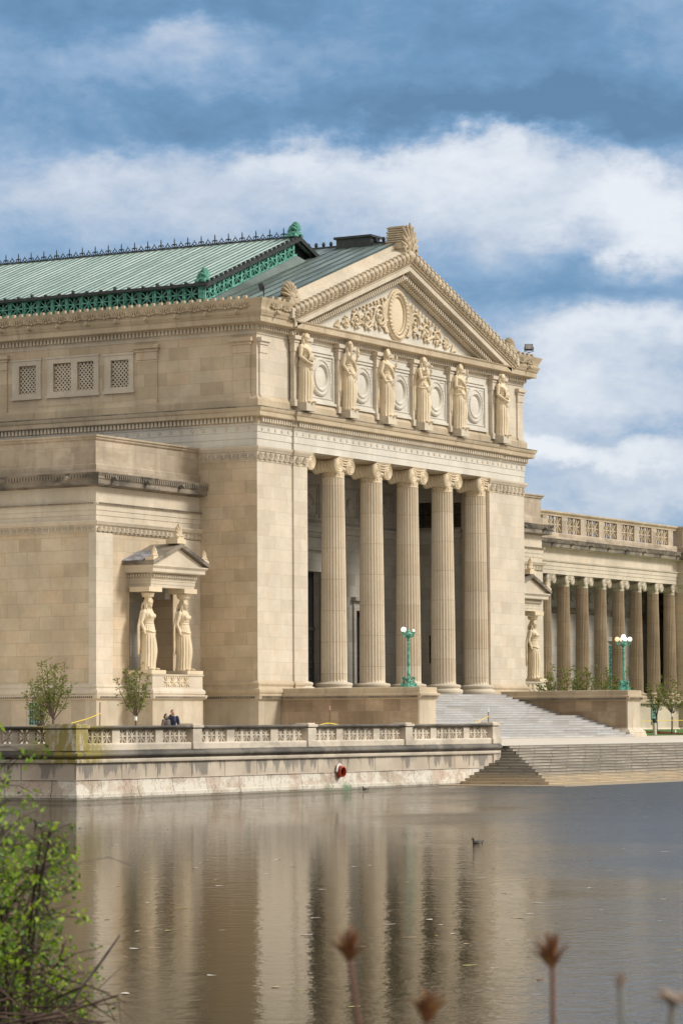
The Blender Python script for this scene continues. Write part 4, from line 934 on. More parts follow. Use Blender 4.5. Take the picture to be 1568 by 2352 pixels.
grille('y', YC-.05, 88.9, 89.95, 2.95, 4.6, 2, 3, M_TURQ, .05, name='basement_window')
m = MB(); m.quad((XA,YC+.1,15.9),(150,YC+.1,15.9),(150,16.3,15.9),(XA,16.3,15.9)); part(m, 'colonnade_ceiling', M_TRIM)
part(MB().sweep(cp2, [(-1.2,15.95),(0,15.95),(0,16.3),(.04,16.31),(.04,16.62),(.08,16.63),(.08,16.96),(.16,17.0),(.2,17.12),(.0,17.16),(.0,18.12),(.3,18.16),(.6,18.2)]), 'architrave', M_TRIM)
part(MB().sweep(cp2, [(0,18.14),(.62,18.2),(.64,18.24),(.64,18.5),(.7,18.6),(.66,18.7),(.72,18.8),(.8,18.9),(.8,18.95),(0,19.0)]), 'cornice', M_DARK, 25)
part(MB().dentils(cp2, .66, .76, 18.58, 18.84, .26, .15), 'cornice_carving', M_DARK)
part(MB().sweep(cp2, [(-.5,18.9),(.1,18.93),(.1,19.45),(.0,19.55),(-.5,19.56)]), 'roof_parapet', M_PANEL)
part(MB().sweep(cp2, [(-.5,20.98),(.02,20.98),(.04,21.1),(.1,21.16),(.2,21.28),(.2,21.4),(-.6,21.45)]), 'roof_parapet', M_WARM, 25)
m = MB(); pn = star(1.12, 1.4, .12, 8, .075, .10, 1.3)
x = 60.3-3.8*3
for i in range(12):
    xx = x+3.78*i
    if xx+3.8 > XB+1 or xx < XA-.1: continue
    m.box(xx+2.72,xx+3.78,YC,YC+.4,19.5,21.0)
m.box(XB,98.4,11.4,YC+.4,19.5,21.0); m.box(98.4,150,YC,YC+.4,19.5,21.0); part(m, 'roof_parapet', M_PANEL)
pr0 = None
for i in range(12):
    xx = x+3.78*i
    if xx+3.8 > XB+1 or xx < XA-.1: continue
    for k in (0, 1):
        if pr0 is None: pr0 = part(pn, 'pierced_panel', M_WARM); pr0.location = (xx+.68+k*1.36, YC+.15, 20.27)
        else: inst(pr0, loc=(xx+.68+k*1.36, YC+.15, 20.27))
    m = MB(); m.box(xx+1.28,xx+1.44,YC+.05,YC+.3,19.5,21.0); part(m, 'baluster_post', M_WARM)
for i in range(12):
    xx = x+3.78*i+3.2
    if xx > XB+1 or xx < XA: continue
    m = MB(); lion(m, FRONT(xx, YC-.66, 18.62)); part(m, 'lion_head', M_DARK, 60)
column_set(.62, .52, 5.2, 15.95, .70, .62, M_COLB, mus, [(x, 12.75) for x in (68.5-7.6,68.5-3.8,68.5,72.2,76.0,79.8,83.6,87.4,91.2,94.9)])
m = MB(); m.box(95.6,98.2,11.45,12.8,5.2,15.2); m.quad((98.2,YC,5),(150,YC,5),(150,YC,16),(98.2,YC,16)); part(m, 'pier', M_WALL)
part(MB().sweep([(95.6,13),(95.6,11.45),(98.2,11.45),(98.2,12.5)], [(0,15.1),(.05,15.12),(.05,15.6),(.2,15.72),(.3,15.9),(.3,15.96),(0,15.97)]), 'wall_capital', M_TRIM)
part(MB().sweep([(95.6,13),(95.6,11.45),(98.2,11.45),(98.2,12.5)], [(0,5.18),(.2,5.2),(.24,5.35),(.14,5.5),(.18,5.6),(0,5.75)]), 'base_moulding', M_TRIM)
# ================================================================ stair parapets and stair
def parapet(x0, x1, yf, name='stair_parapet'):
    m = MB(); m.box(x0,x1,yf,-.16,2.0,4.7); a = part(m, name, M_PARA)
    m = MB(); m.box(x0-.004,x1+.004,yf-.006,yf+.1,2.0,4.7); m.build('parapet_end', M_DADO, a)
    pth = [(x0,-.16),(x0,yf),(x1,yf),(x1,-.16)]
    MB().sweep(pth, [(0,4.66),(.06,4.7),(.16,4.78),(.22,4.92),(.24,4.97),(.24,5.02),(.1,5.06),(.06,5.12),(.06,5.42),(-.3,5.45),(-1.0,5.45)]).build('parapet_coping', M_WARM, a, 25)
    MB().dentils(pth, .14, .23, 4.76, 4.9, .15, .09).build('bead_course', M_DARK, a)
    MB().sweep([(x0,-6 if x0 < 20 else yf+2.0),(x0,yf),(x1,yf),(x1,-.2 if x0 > 20 else yf+2.)], [(0,1.9),(.34,1.9),(.34,2.2),(.28,2.28),(.3,2.36),(.2,2.5),(.1,2.56),(0,2.7)]).build('base_moulding', M_TRIM, a, 25)
    return a
parapet(2.7, 4.95, -10.5); parapet(34.15, 36.4, -10.75)
m = MB(); zs = 5.2; y = -.78; ztop = 5.2-.175; yy = -.95
for i in range(18):
    if i: yy -= 1.75 if i == 9 else .535
    z = 5.2-.175*i
    m.box(4.9,34.2,yy-.02,-.7+.003*i,1.7-.01*i,z-.05); m.box(4.89,34.21,yy-.05,-.69+.003*i,z-.048,z-.002*(i == 0))
    ylast = yy
part(m, 'entrance_stair', M_STEP)
# ================================================================ terrace wall and balustrade
tw = empty('terrace_wall', (-69.3,-33.6,0)); tag(tw, 'stained limestone lagoon wall topped by a pierced balustrade, lichen on its corner pedestal', 'balustrade wall')
TP = [(-69.3+69.3, 60.), (0, 0), (37.1, 0), (38.0, 0)]
def tpart(m, n, mt, sm=None): return m.build(n, mt, tw, sm)
path = [(0,90.),(0,0),(37.9,0)]
tpart(MB().sweep(path, [(-1.2,-2),(.10,-2),(.10,.24),(.06,.26),(.06,.30),(.015,.46),(.0,.80),(.03,.81),(-.02,.83),(-.02,1.5),(-1.2,1.5)]), 'retaining_wall', M_TERR, 30)
tpart(MB().sweep(path, [(-1.2,1.5),(.03,1.5),(.1,1.53),(.12,1.58),(.12,1.64),(.06,1.68),(-1.2,1.68)]), 'string_course', M_BAL, 25)
tpart(MB().sweep(path, [(-1.,1.68)]+[(.02+.2*sin(pi*k/8)**.8, 1.68+.36*k/8) for k in range(9)]+[(-1.,2.04)]), 'roll_moulding', M_TORUS, 60)
tpart(MB().sweep(path, [(-.62,2.03),(.02,2.03),(.02,2.26),(-.02,2.30),(-.06,2.33),(-.62,2.33)]), 'balustrade_plinth', M_BAL, 25)
tpart(MB().sweep(path, [(-.58,2.88),(-.10,2.88),(-.06,2.92),(.0,2.94),(.03,2.98),(.03,3.02),(-.02,3.04),(-.62,3.05)]), 'handrail', M_TORUS, 25)
ped = [(-.1,.85,1),(8.75,.72,0),(18.55,.72,0),(27.85,.72,0),(37.1,.85,1)]
def pedestal(x0, x1, y0, y1):
    m = MB(); m.box(x0,x1,y0,y1,2.3,2.9); m.box(x0-.05,x1+.05,y0-.05,y1+.05,2.03,2.3); m.box(x0-.06,x1+.06,y0-.06,y1+.06,2.95,3.07); m.box(x0+.04,x1-.04,y0+.04,y1-.04,3.07,3.13); tpart(m, 'pedestal', M_BAL)
for x, w_, c in ped: pedestal(x, x+w_, -.06, .68)
pedestal(-.06, .7, .69, 1.5)
pan = None; psz = (.60, .57)
sm_ = star(.56, .55, .13, 8, .085, .14, 1.35)
def panel_at(x, y, rz):
    global pan
    if pan is None: pan = tpart(sm_, 'pierced_panel', M_BAL); pan.location = (x, y, 2.605); pan.rotation_euler.z = rz
    else: inst(pan, loc=(x, y, 2.605), rz=rz)
for (a, wa, _), (b, wb, _2) in zip(ped, ped[1:]):
    s0 = a+wa; L = b-s0; u = L/(10+1.2); t = s0; mpost = MB()
    for grp in (3,4,3):
        for k in range(grp):
            panel_at(t+u*.5, .28, 0)
            if k: mpost.box(t-(u-.56)/2, t+(u-.56)/2, .20, .36, 2.33, 2.9)
            t += u
        if t < b-.3: mpost.box(t-.07, t+u*.6+.07, .14, .42, 2.33, 2.9); t += u*.6
    tpart(mpost, 'baluster_post', M_BAL)
mpost = MB(); t = 1.5
for g in range(4):
    for k in range(4):
        panel_at(.28, t+.43, pi/2)
        if k: mpost.box(.20, .36, t-.15, t+.15, 2.33, 2.9)
        t += .86
    mpost.box(.14,.42,t-.15,t+.75,2.33,2.9); t += .6
tpart(mpost, 'baluster_post', M_BAL)
# wall end next to the lagoon steps
m = MB(); m.box(37.2,38.0,-.05,.95,-1,2.03); tpart(m, 'wall_end', M_TERR)
# drain outlet in the wall
o = empty('drain_outlet', (-47.9,-33.7,.86)); o.scale = (.88,.88,.88); tag(o, 'orange lined drain pipe mouth with white crust sticking out of the lagoon wall', 'drain pipe')
m = MB(); m.lathe([(.30,-.15),(.27,.0),(.24,.12),(.235,.30),(.20,.31),(.19,.2),(.18,-.1)], 20, Matrix.Rotation(radians(92), 4, 'X') @ Matrix.Rotation(radians(-25), 4, 'Y') @ Matrix.Diagonal((.85,1.2,1,1)), cap=False); m.build('pipe_mouth', M_ORANGE, o, 40)
m = MB(); m.lathe([(.175,.0),(.0,.0)], 16, Matrix.Rotation(radians(92), 4, 'X') @ Matrix.Rotation(radians(-25), 4, 'Y') @ Matrix.Diagonal((.85,1.2,1,1)), cap=False); m.build('pipe_throat', M_BRONZE, o)
m = MB()
for k in range(14):
    a = pi*k/13; m.ell((-.05+.26*cos(a), .02, .34*sin(a)+.02), (.07,.06,.08), 6, 4)
m.build('mineral_crust', plain('white_crust', (.75,.72,.68), .9), o, 60)
# ================================================================ STATUES
M_FOLD = M_STAT
def lerp_tab(tab, t):
    for (a, *va), (b, *vb) in zip(tab, tab[1:]):
        if a <= t <= b:
            f = (t-a)/(b-a); f = f*f*(3-2*f); return [x+(y-x)*f for x, y in zip(va, vb)]
    return list(tab[-1][1:])
def figure(H, kind='caryatid', seed=1):
    rnd = random.Random(seed); m = MB()
    # t, rx, ry, cx, cy
    tab = [(0,.118,.098,0,0),(.06,.112,.09,0,0),(.25,.102,.088,.0,-.004),(.42,.105,.088,0,-.004),(.52,.106,.086,0,-.002),(.545,.112,.092,0,-.002),(.60,.098,.08,0,0),(.655,.080,.066,0,.0),(.70,.088,.076,0,-.006),(.745,.098,.088,0,-.012),(.79,.104,.072,0,-.002),(.822,.098,.052,0,.004),(.842,.050,.038,0,.004),(.86,.034,.034,0,.0),(.885,.033,.034,0,-.002)]
    N = 96; rows = 80; vs = []; fs = []
    for i in range(rows+1):
        t = i/rows*.885; rx, ry, cx, cy = lerp_tab(tab, t)
        for k in range(N):
            a = 2*pi*k/N
            low = max(0, min(1, (.53-t)/.12)); mid = max(0, min(1, (t-.53)/.02))*max(0, min(1, (.82-t)/.08))
            fold = low*(.017*abs(cos(8*a+.6*sin(2*a)+seed))-.009+.005*cos(29*a+2)) + mid*(.0042*cos(19*a+14*t+seed)+.002*cos(7*a-20*t))
            # bent leg (at +X) smooths the folds and pushes forward
            dk = math.atan2(sin(a-(-pi/2+.45)), cos(a-(-pi/2+.45)))
            leg = math.exp(-(dk/.42)**2)*math.exp(-((t-.27)/.17)**2)
            fold *= (1-.9*leg)
            e = 1+ (fold+.042*leg)/max(rx, .05)
            vs.append(((cx+rx*cos(a)*e)*H, (cy+ry*sin(a)*e)*H, t*H))
    for i in range(rows):
        for k in range(N): fs.append((i*N+k, i*N+(k+1) % N, (i+1)*N+(k+1) % N, (i+1)*N+k))
    fs.append(tuple(range(N-1,-1,-1))); fs.append(tuple(rows*N+k for k in range(N)))
    m.add(vs, fs)
    h = lambda *p: tuple(q*H for q in p)
    # belt, overfold hem, breasts
    m.tube([h(.083*cos(a), .069*sin(a), .655) for a in [2*pi*k/24 for k in range(25)]], .010*H, 5)
    m.tube([h(.116*cos(a), .096*sin(a), .537+.012*sin(3*a+seed)) for a in [2*pi*k/30 for k in range(31)]], .010*H, 5)
    for s in (-1, 1): m.ell(h(s*.042,-.07,.748), h(.036,.034,.036), 10, 7)
    # diagonal drape roll
    if kind != 'caryatid':
        m.tube([h(-.105,.0,.80), h(-.06,-.075,.76), h(.02,-.095,.69), h(.09,-.08,.60), h(.115,-.03,.50)], [.016*H,.02*H,.022*H,.02*H,.012*H], 7)
        for q_ in range(5): m.tube([h(-.10+.03*q_,-.07,.60-.02*q_), h(-.02+.02*q_,-.105,.52-.05*q_), h(.09,-.095,.46-.07*q_)], .0075*H, 5)
    # feet
    for s, fy in ((-1,-.085),(1,-.125)): m.ell(h(s*.045,fy,.015), h(.024,.05,.017), 8, 5)
    # head
    hb = len(m.v)
    m.ell(h(0,-.012,.925), h(.040,.050,.056), 16, 12); m.ell(h(0,-.030,.896), h(.028,.032,.026), 12, 8)     # skull, jaw
    m.tube([h(0,-.058,.935), h(0,-.0685,.914), h(0,-.060,.908)], [.006*H,.0085*H,.006*H], 6)                # nose
    m.ell(h(0,-.059,.896), h(.012,.006,.005), 8, 5); m.ell(h(0,-.055,.881), h(.012,.009,.009), 8, 5)         # lips, chin
    for s in (-1, 1):
        m.ell(h(s*.016,-.055,.924), h(.010,.006,.005), 7, 5); m.tube([h(s*.004,-.060,.937), h(s*.026,-.052,.936)], .0045*H, 5)
        m.ell(h(s*.040,-.006,.918), h(.006,.012,.016), 6, 5)
        # hair locks down the neck
        for q_ in range(2):
            m.tube([h(s*(.034+.005*q_),-.005+.018*q_,.935), h(s*(.046+.004*q_),-.012+.02*q_,.885), h(s*(.052+.012*q_),-.025+.022*q_,.835), h(s*(.058+.012*q_),-.045+.02*q_,.785)], [.010*H,.009*H,.008*H,.006*H], 6)
    for k in range(13):
        a = pi*k/12; m.ell(h(.045*cos(a),-.034+.012*sin(a)*0,.945+.034*sin(a)), h(.012,.016,.012), 6, 5)
    m.ell(h(0,.012,.935), h(.050,.046,.056), 12, 8)
    for q_ in range(4): m.tube([h(-.03+.02*q_,.045,.93), h(-.035+.022*q_,.06,.87), h(-.05+.03*q_,.05,.80)], .016*H, 6)
    for i_ in range(hb, len(m.v)):
        x_, y_, z_ = m.v[i_]; k_ = 1.14 if z_ > .84*H else 1+.14*max(0, (z_-.76*H)/(.08*H)); m.v[i_] = (x_*k_, y_*k_, z_ if z_ < .87*H else .87*H+(z_-.87*H)*1.06)
    # arms
    def arm(s, el_, wr, hd, r=(.033,.030,.025,.017)):
        sh_ = (s*.092, .002, .803)
        m.ell(h(*sh_), h(.030,.030,.034), 10, 7)
        mid1 = tuple((a+b)/2 for a, b in zip(sh_, el_)); mid2 = tuple((a*.6+b*.4) for a, b in zip(el_, wr))
        m.tube([h(*sh_), h(*mid1), h(*el_), h(*mid2), h(*wr)], [.033*H,.031*H,.0255*H,.025*H,.0165*H], 10)
        d = Vector(hd)-Vector(wr); d.normalize(); pc = Vector(wr)+d*.022
        m.tube([h(*wr), h(*(Vector(wr)+d*.012)), h(*(Vector(wr)+d*.036))], [.0165*H,.020*H,.019*H], 8, True, .6)
        sidev = d.cross(Vector((1,0,0))); sidev = sidev.normalized() if sidev.length > .1 else Vector((0,1,0))
        for q_ in range(4):
            o_ = sidev*(-.015+.010*q_); L = (.026,.032,.031,.024)[q_]
            b0 = Vector(wr)+d*.034+o_; m.tube([h(*b0), h(*(b0+d*L*.5+Vector((-s*.003,0,0)))), h(*(b0+d*L+Vector((-s*.011,0,0))))], [.0058*H,.0055*H,.0042*H], 6)
        b0 = Vector(wr)+d*.012-sidev*.017; m.tube([h(*b0), h(*(b0+d*.018-sidev*.006)), h(*(b0+d*.03-sidev*.004))], [.007*H,.006*H,.0045*H], 6)
    if kind == 'caryatid':
        arm(-1, (-.132,.018,.655), (-.128,-.03,.535), (-.125,-.055,.47)); arm(1, (.132,.018,.655), (.130,-.02,.535), (.128,-.04,.47))
        # mantle falling behind the arms
        for s in (-1, 1):
            for q_ in range(6):
                x = .055+.016*q_; m.tube([h(s*x*.8,.055-.004*q_,.82), h(s*(x+.03),.075-.006*q_,.6), h(s*(x+.032),.085-.008*q_,.38-.03*(5-q_)), h(s*(x+.025),.08-.006*q_,.30-.045*(q_ % 3))], [.016*H,.02*H,.019*H,.008*H], 6)
        m.lathe([(.040*H,.965*H),(.047*H,.972*H),(.047*H,.985*H),(.042*H,.99*H),(.052*H,1.0*H),(.062*H,1.015*H),(.088*H,1.045*H),(.094*H,1.055*H),(.094*H,1.068*H)], 24)
        for k in range(18):
            a = 2*pi*k/18; m.ell((.072*H*cos(a), .072*H*sin(a), 1.03*H), (.012*H,.012*H,.024*H), 6, 5)
    elif kind == 'angel':
        arm(-1, (-.135,-.01,.66), (-.075,-.105,.575), (-.03,-.12,.56)); arm(1, (.135,-.01,.66), (.075,-.105,.585), (.03,-.12,.57))
        m.tube([h(-.06,-.115,.57), h(0,-.13,.545), h(.06,-.115,.58)], .018*H, 8)
        for q_ in range(7): m.tube([h(-.07+.023*q_,-.11,.72-.005*q_), h(-.05+.018*q_,-.115,.66), h(-.06+.02*q_,-.10,.60)], .007*H, 5)
        for s in (-1, 1):
            for q_ in range(9):
                f = q_/8; L = .88-.32*f
                m.tube([h(s*(.05+.03*f),.055,.80), h(s*(.12+.035*(1-f)),.07+.012*f,.885-.05*f), h(s*(.158-.012*f),.08,.72), h(s*(.152-.028*f),.08,.45+.05*f), h(s*(.135-.03*f),.075,.80-L)], [.012*H,.02*H,.022*H,.018*H,.005*H], 6, True, .55)
    else:
        v = seed % 4
        if v == 0: arm(-1, (-.132,.01,.66), (-.105,-.05,.56), (-.09,-.07,.5)); arm(1, (.13,-.03,.69), (.085,-.10,.77), (.08,-.11,.82)); m.ell(h(.083,-.115,.86), h(.03,.03,.03), 8, 6); m.ell(h(.083,-.115,.90), h(.018,.018,.02), 8, 6); m.tube([h(.083,-.115,.80), h(.083,-.115,.87)], .022*H, 6); m.tube([h(-.06,-.08,.97), h(-.07,-.09,.86), h(-.06,-.09,.76)], [.02*H,.016*H,.01*H], 6)
        if v == 1: arm(-1, (-.134,.01,.66), (-.11,-.04,.55), (-.10,-.06,.49)); arm(1, (.132,-.02,.67), (.10,-.10,.74), (.10,-.12,.80)); m.tube([h(.10,-.125,.79), h(.10,-.13,.86)], [.008*H,.008*H], 6); m.ell(h(.10,-.13,.885), h(.02,.01,.03), 8, 6); m.ell(h(-.05,-.05,.93), h(.03,.03,.04), 8, 6)
        if v == 2: arm(-1, (-.125,-.05,.66), (-.055,-.105,.70), (-.05,-.11,.76)); arm(1, (.13,-.02,.68), (.095,-.09,.76), (.095,-.10,.82)); m.ell(h(-.06,-.10,.80), h(.026,.026,.035), 8, 6); m.ell(h(-.06,-.10,.85), h(.018,.018,.02), 8, 6); m.ell(h(.095,-.10,.86), h(.03,.03,.026), 8, 6)
        if v == 3: arm(-1, (-.135,-.02,.655), (-.10,-.09,.64), (-.06,-.11,.63)); arm(1, (.13,-.03,.69), (.10,-.09,.80), (.10,-.10,.85)); m.tube([h(.10,-.10,.82), h(.10,-.10,.90)], .01*H, 6); m.ell(h(.10,-.10,.905), h(.016,.016,.024), 8, 6)
        # cloak behind, hanging at the left side
        for s in (-1, 1):
            for q_ in range(5):
                x = .06+.016*q_; m.tube([h(s*x*.85,.055-.004*q_,.82), h(s*(x+.025),.06,.6), h(s*(x+.03),.06,.4-.03*q_), h(s*(x+.022),.055,.12+.07*((q_+seed) % 3))], [.015*H,.019*H,.018*H,.007*H], 6)
        for k in range(11):
            a = pi*k/10; m.ell(h(.044*cos(a),-.028,.962+.030*sin(a)+.006*((k*seed) % 3)), h(.013,.018,.018), 6, 5)
    return m
def remeshed(m, vox):
    me = bpy.data.meshes.new('tmp'); me.from_pydata(m.v, [], m.f); me.update()
    o = bpy.data.objects.new('tmp', me); COL.objects.link(o)
    md = o.modifiers.new('r', 'REMESH'); md.mode = 'VOXEL'; md.voxel_size = vox; md.use_smooth_shade = True
    dg = bpy.context.evaluated_depsgraph_get(); ev = o.evaluated_get(dg)
    me2 = bpy.data.meshes.new_from_object(ev); bpy.data.objects.remove(o); return me2
def statue(m, vox, loc, label, grp, plinth=None, mt=M_STAT):
    root = empty('statue', loc); tag(root, label, 'statue', grp)
    me = remeshed(m, vox); me.materials.clear(); me.materials.append(mt)
    b = bpy.data.objects.new('figure', me); COL.objects.link(b); b.parent = root; b.location = (0, 0, plinth or 0)
    me.polygons.foreach_set('use_smooth', [True]*len(me.polygons))
    if plinth:
        p = MB(); p.box(-.62,.62,-.5,.45,0,plinth-.14); p.box(-.55,.55,-.45,.4,plinth-.14,plinth); p.build('plinth', M_TRIM, root)
    return root
HC = 4.62
s1 = statue(figure(HC, 'caryatid', 3), .024, (-8.0, 3.3, 6.56), 'carved woman carrying the left corner of the left side porch', 'caryatids of the side porches')
s2 = inst(s1, loc=(-3.85, 3.3, 6.56)); s2['label'] = 'carved woman carrying the right corner of the left side porch, above the couple'
s3 = inst(s1, loc=(Wd+8.0, 3.3, 6.56)); s3['label'] = 'carved woman of the far side porch, in the gap between portico pier and brown colonnade'
s4 = inst(s1, loc=(Wd+3.85, 3.3, 6.56)); bpy.data.objects.remove(s4.children[0]); bpy.data.objects.remove(s4)
labs = ['winged robed attic statue at the left end, hands joined low',
        'robed attic statue holding up a small figure, second from the left',
        'robed statue on the attic, third from the left, lifting a mirror shape in one hand',
        'robed statue on the attic, fourth from the left, both forearms raised with small objects',
        'robed statue on the attic, fifth from the left, wreathed head and one raised hand',
        'winged robed statue on the attic, last on the right beside the sky']
for i, x in enumerate(SX):
    kd = 'angel' if i in (0, 5) else 'muse'
    statue(figure(4.72, kd, {0:3,1:4,2:5,3:6,4:7,5:3}[i]), .026, (x-.05, -.72, 24.0), labs[i], 'statues along the attic', .55)
# ================================================================ LAMPS
def lamp(x, y, z, label, globes, rz=0.):
    r = empty('street_lamp', (x, y, z), rz); r.scale = (.92,.92,.92); tag(r, label, 'street lamp', 'green copper lamps on the stair parapets')
    m = MB(); m.box(-.48,.48,-.48,.48,0,.06); m.box(-.42,.42,-.42,.42,.06,.26); m.box(-.36,.36,-.36,.36,.26,.3)
    m.build('base', M_COPG, r)
    m = MB()
    for k in range(4):
        a = pi/2*k+pi/4; c, s = cos(a), sin(a)
        m.tube([(c*.42,s*.42,.32),(c*.33,s*.33,.36),(c*.36,s*.36,.5),(c*.42,s*.42,.62),(c*.36,s*.36,.7),(c*.26,s*.26,.62),(c*.16,s*.16,.46),(c*.1,s*.1,.5)], [.08,.07,.06,.08,.075,.06,.07,.08], 7)
    m.ell((0,0,.42), (.2,.2,.16), 10, 7); m.build('scroll_feet', M_COPG, r, 60)
    m = MB(); m.lathe([(.16,.5),(.14,.6),(.12,.68),(.15,.72),(.12,.75),(.12,.9),(.14,.93),(.14,.97),(.115,1.0),(.12,1.5),(.10,2.6),(.085,3.05),(.11,3.08),(.08,3.12),(.07,3.2),(.13,3.3),(.09,3.38),(.12,3.44),(.12,3.5),(.09,3.52)], 14); m.build('post', M_COPG, r, 50)
    m = MB(); m.lathe([(.08,3.5),(.14,3.56),(.26,3.66),(.28,3.74),(.24,3.80),(.14,3.83),(.10,3.9),(.14,3.96),(.10,4.02),(.06,4.1)], 14)
    for k in range(4):
        a = pi/2*k; c, s = cos(a), sin(a)
        m.tube([(c*.1,s*.1,3.6),(c*.28,s*.28,3.52),(c*.45,s*.45,3.58),(c*.52,s*.52,3.72),(c*.52,s*.52,3.8)], [.05,.045,.05,.05,.06], 7)
        m.lathe([(.06,3.78),(.12,3.82),(.12,3.87),(.07,3.9)], 10, Matrix.Translation((c*.52, s*.52, 0)))
    m.build('arms', M_COPG, r, 50)
    for k, mt in globes:
        m = MB()
        if k == 4: m.ell((0,0,4.28), (.19,.19,.19), 16, 12)
        elif mt == 'bulb': a = pi/2*k; m.ell((.52*cos(a), .52*sin(a), 3.98), (.06,.06,.09), 8, 6); mt = M_GLOBE
        else: a = pi/2*k; m.ell((.52*cos(a), .52*sin(a), 4.07), (.19,.19,.19), 16, 12)
        m.build('globe', mt, r, 180)
lamp(3.8, -9.15, 5.45, 'green copper lamp with one glowing globe left and bare bulbs, in front of the columns', [(1, M_GLOBE),(0,'bulb'),(3,'bulb'),(2,'bulb')], radians(-50)+radians(30))
lamp(35.3, -9.95, 5.45, 'green copper lamp with four lit globes, one of them amber, before the colonnade', [(4, M_GLOBE),(0,M_GLOBE),(1,M_GLOBY),(2,M_GLOBE),(3,M_GLOBE)], radians(38))
# floodlights
def flood(x, y, z, rz, label):
    r = empty('floodlight', (x, y, z), rz); r.scale = (.82,.82,.82); tag(r, label, 'floodlight', 'black floodlights on the roof edge')
    m = MB(); m.box(-.38,.38,-.16,.2,.26,.8, Matrix.Rotation(radians(-18), 4, 'X')); m.build('housing', M_IRON, r)
    m = MB(); m.box(-.33,.33,-.18,-.161,.3,.76, Matrix.Rotation(radians(-18), 4, 'X')); m.build('glass', plain('lamp_glass', (.25,.24,.22), .2), r)
    m = MB(); m.tube([(-.42,0,.5),(-.42,0,.1),(0,0,.0),(.42,0,.1),(.42,0,.5)], .035, 6); m.tube([(0,0,0),(0,0,-.35)], .05, 6); m.build('bracket', M_IRON, r)
flood(.6, -.2, 31.5, radians(35), 'black floodlight on the near corner of the roof, left of the stone palmette')
flood(39.0, -.6, 31.4, radians(-60), 'black floodlight at the far right corner of the pediment against the sky')
# ================================================================ TREES
def leafmat(name, c, c2, tr=.25):
    m, n, b = mat(name); oi = n.new('ShaderNodeNewGeometry'); f = n.mapr(n.noise(oi.outputs['Position'], 5., 3), .3, .7)
    n.l.new(n.mix(f, c, c2), b.inputs['Base Color']); b.inputs['Roughness'].default_value = .55
    t = n.new('ShaderNodeBsdfTranslucent'); n.l.new(n.mix(f, c, c2), t.inputs[0]); mx_ = n.new('ShaderNodeMixShader'); mx_.inputs[0].default_value = tr
    out = m.node_tree.nodes['Material Output']; n.l.new(b.outputs[0], mx_.inputs[1]); n.l.new(t.outputs[0], mx_.inputs[2]); n.l.new(mx_.outputs[0], out.inputs[0]); return m
M_LEAF = leafmat('olive_leaf', (.11,.14,.022), (.26,.29,.05), .4); M_LEAFB = leafmat('bright_leaf', (.15,.27,.010), (.38,.50,.03), .45); M_LEAFD = leafmat('deep_leaf', (.045,.11,.01), (.11,.20,.015))
M_BARK = plain('grey_bark', (.12,.085,.065), .9, .3, 8.); M_BARKD = plain('dark_bark', (.05,.03,.02), .9, .4, 20.)
def leaf(m, p, d, L, W_, rnd):
    d = Vector(d).normalized(); s = d.cross(Vector((rnd.uniform(-1,1), rnd.uniform(-1,1), rnd.uniform(-.2,1)))).normalized(); nn = d.cross(s)
    p = Vector(p); a = p+d*L*.45+s*W_*.5+nn*L*.06; b_ = p+d*L*.45-s*W_*.5+nn*L*.06; e = p+d*L-nn*L*.08
    m.add([p, a, e, b_, p+d*L*.45], [(0,1,4),(1,2,4),(0,4,3),(4,2,3)])
def tree(x, y, z, H, spread, label, seed, grp='young trees in the beds', trunk=.3, nb=11, wrap=False, leaves=26, leafL=.13, name='young_tree', lm=None, dens=1.):
    rnd = random.Random(seed); r = empty(name, (x, y, z)); tag(r, label, 'tree' if 'tree' in name else 'shrub', grp)
    tm = MB(); lf = MB(); zt = H*trunk
    lean = (rnd.uniform(-.05,.05), rnd.uniform(-.05,.05))
    tp = [(0,0,0),(lean[0]*.5,lean[1]*.5,zt*.6),(lean[0],lean[1],zt)]; R0 = .014*H
    if trunk > .05: tm.tube(tp, [R0,R0*.85,R0*.8], 7)
    for k in range(nb):
        a = 2*pi*k/nb*1.9+rnd.uniform(-.4,.4); out = spread*(.35+.65*((k*7) % nb)/nb); top = H*rnd.uniform(.72,1.0)*(1-.22*out/spread)
        p0 = Vector((lean[0], lean[1], zt*rnd.uniform(.88,1.05) if trunk > .05 else 0)); p3 = Vector((cos(a)*out, sin(a)*out, top))
        p1 = p0.lerp(p3, .3)+Vector((cos(a)*out*.18, sin(a)*out*.18, 0)); p2 = p0.lerp(p3, .65)+Vector((cos(a)*out*.18, sin(a)*out*.18, 0))
        B = [p0, p1, p2, p3]; tm.tube(B, [R0*.45,R0*.30,R0*.18,R0*.07], 5)
        for q_ in range(int(leaves*dens)):
            t = rnd.uniform(.22,1.0); i = min(2, int(t*3)); f = t*3-i; c = B[i].lerp(B[i+1], min(1, f))
            d = Vector((rnd.uniform(-1,1), rnd.uniform(-1,1), rnd.uniform(-.3,.9))).normalized(); L = spread*rnd.uniform(.1,.42)*(1.15-t*.6)
            e = c+d*L; mm = (c+e)/2+Vector((0,0,L*.12)); tm.tube([c, mm, e], [R0*.12,R0*.09,R0*.05], 3, False)
            for w_ in range(5):
                pp = c.lerp(e, rnd.uniform(.35,1.05)); leaf(lf, pp, d+Vector((rnd.uniform(-1,1),rnd.uniform(-1,1),rnd.uniform(-1,.6)))*.8, leafL*rnd.uniform(.6,1.2), leafL*.5, rnd)
    tm.build('trunk', M_BARK, r, 60); lf.build('crown', lm or M_LEAF, r)
    if wrap: MB().lathe([(R0*1.0,zt*.82),(R0*1.05,zt*.85),(R0*.98,zt*1.0)], 8, Matrix.Translation((lean[0]*.9, lean[1]*.9, 0)), False).build('trunk_wrap', plain('white_wrap', (.8,.78,.7), .8), r)
    return r
BED = 'young trees planted by the museum'
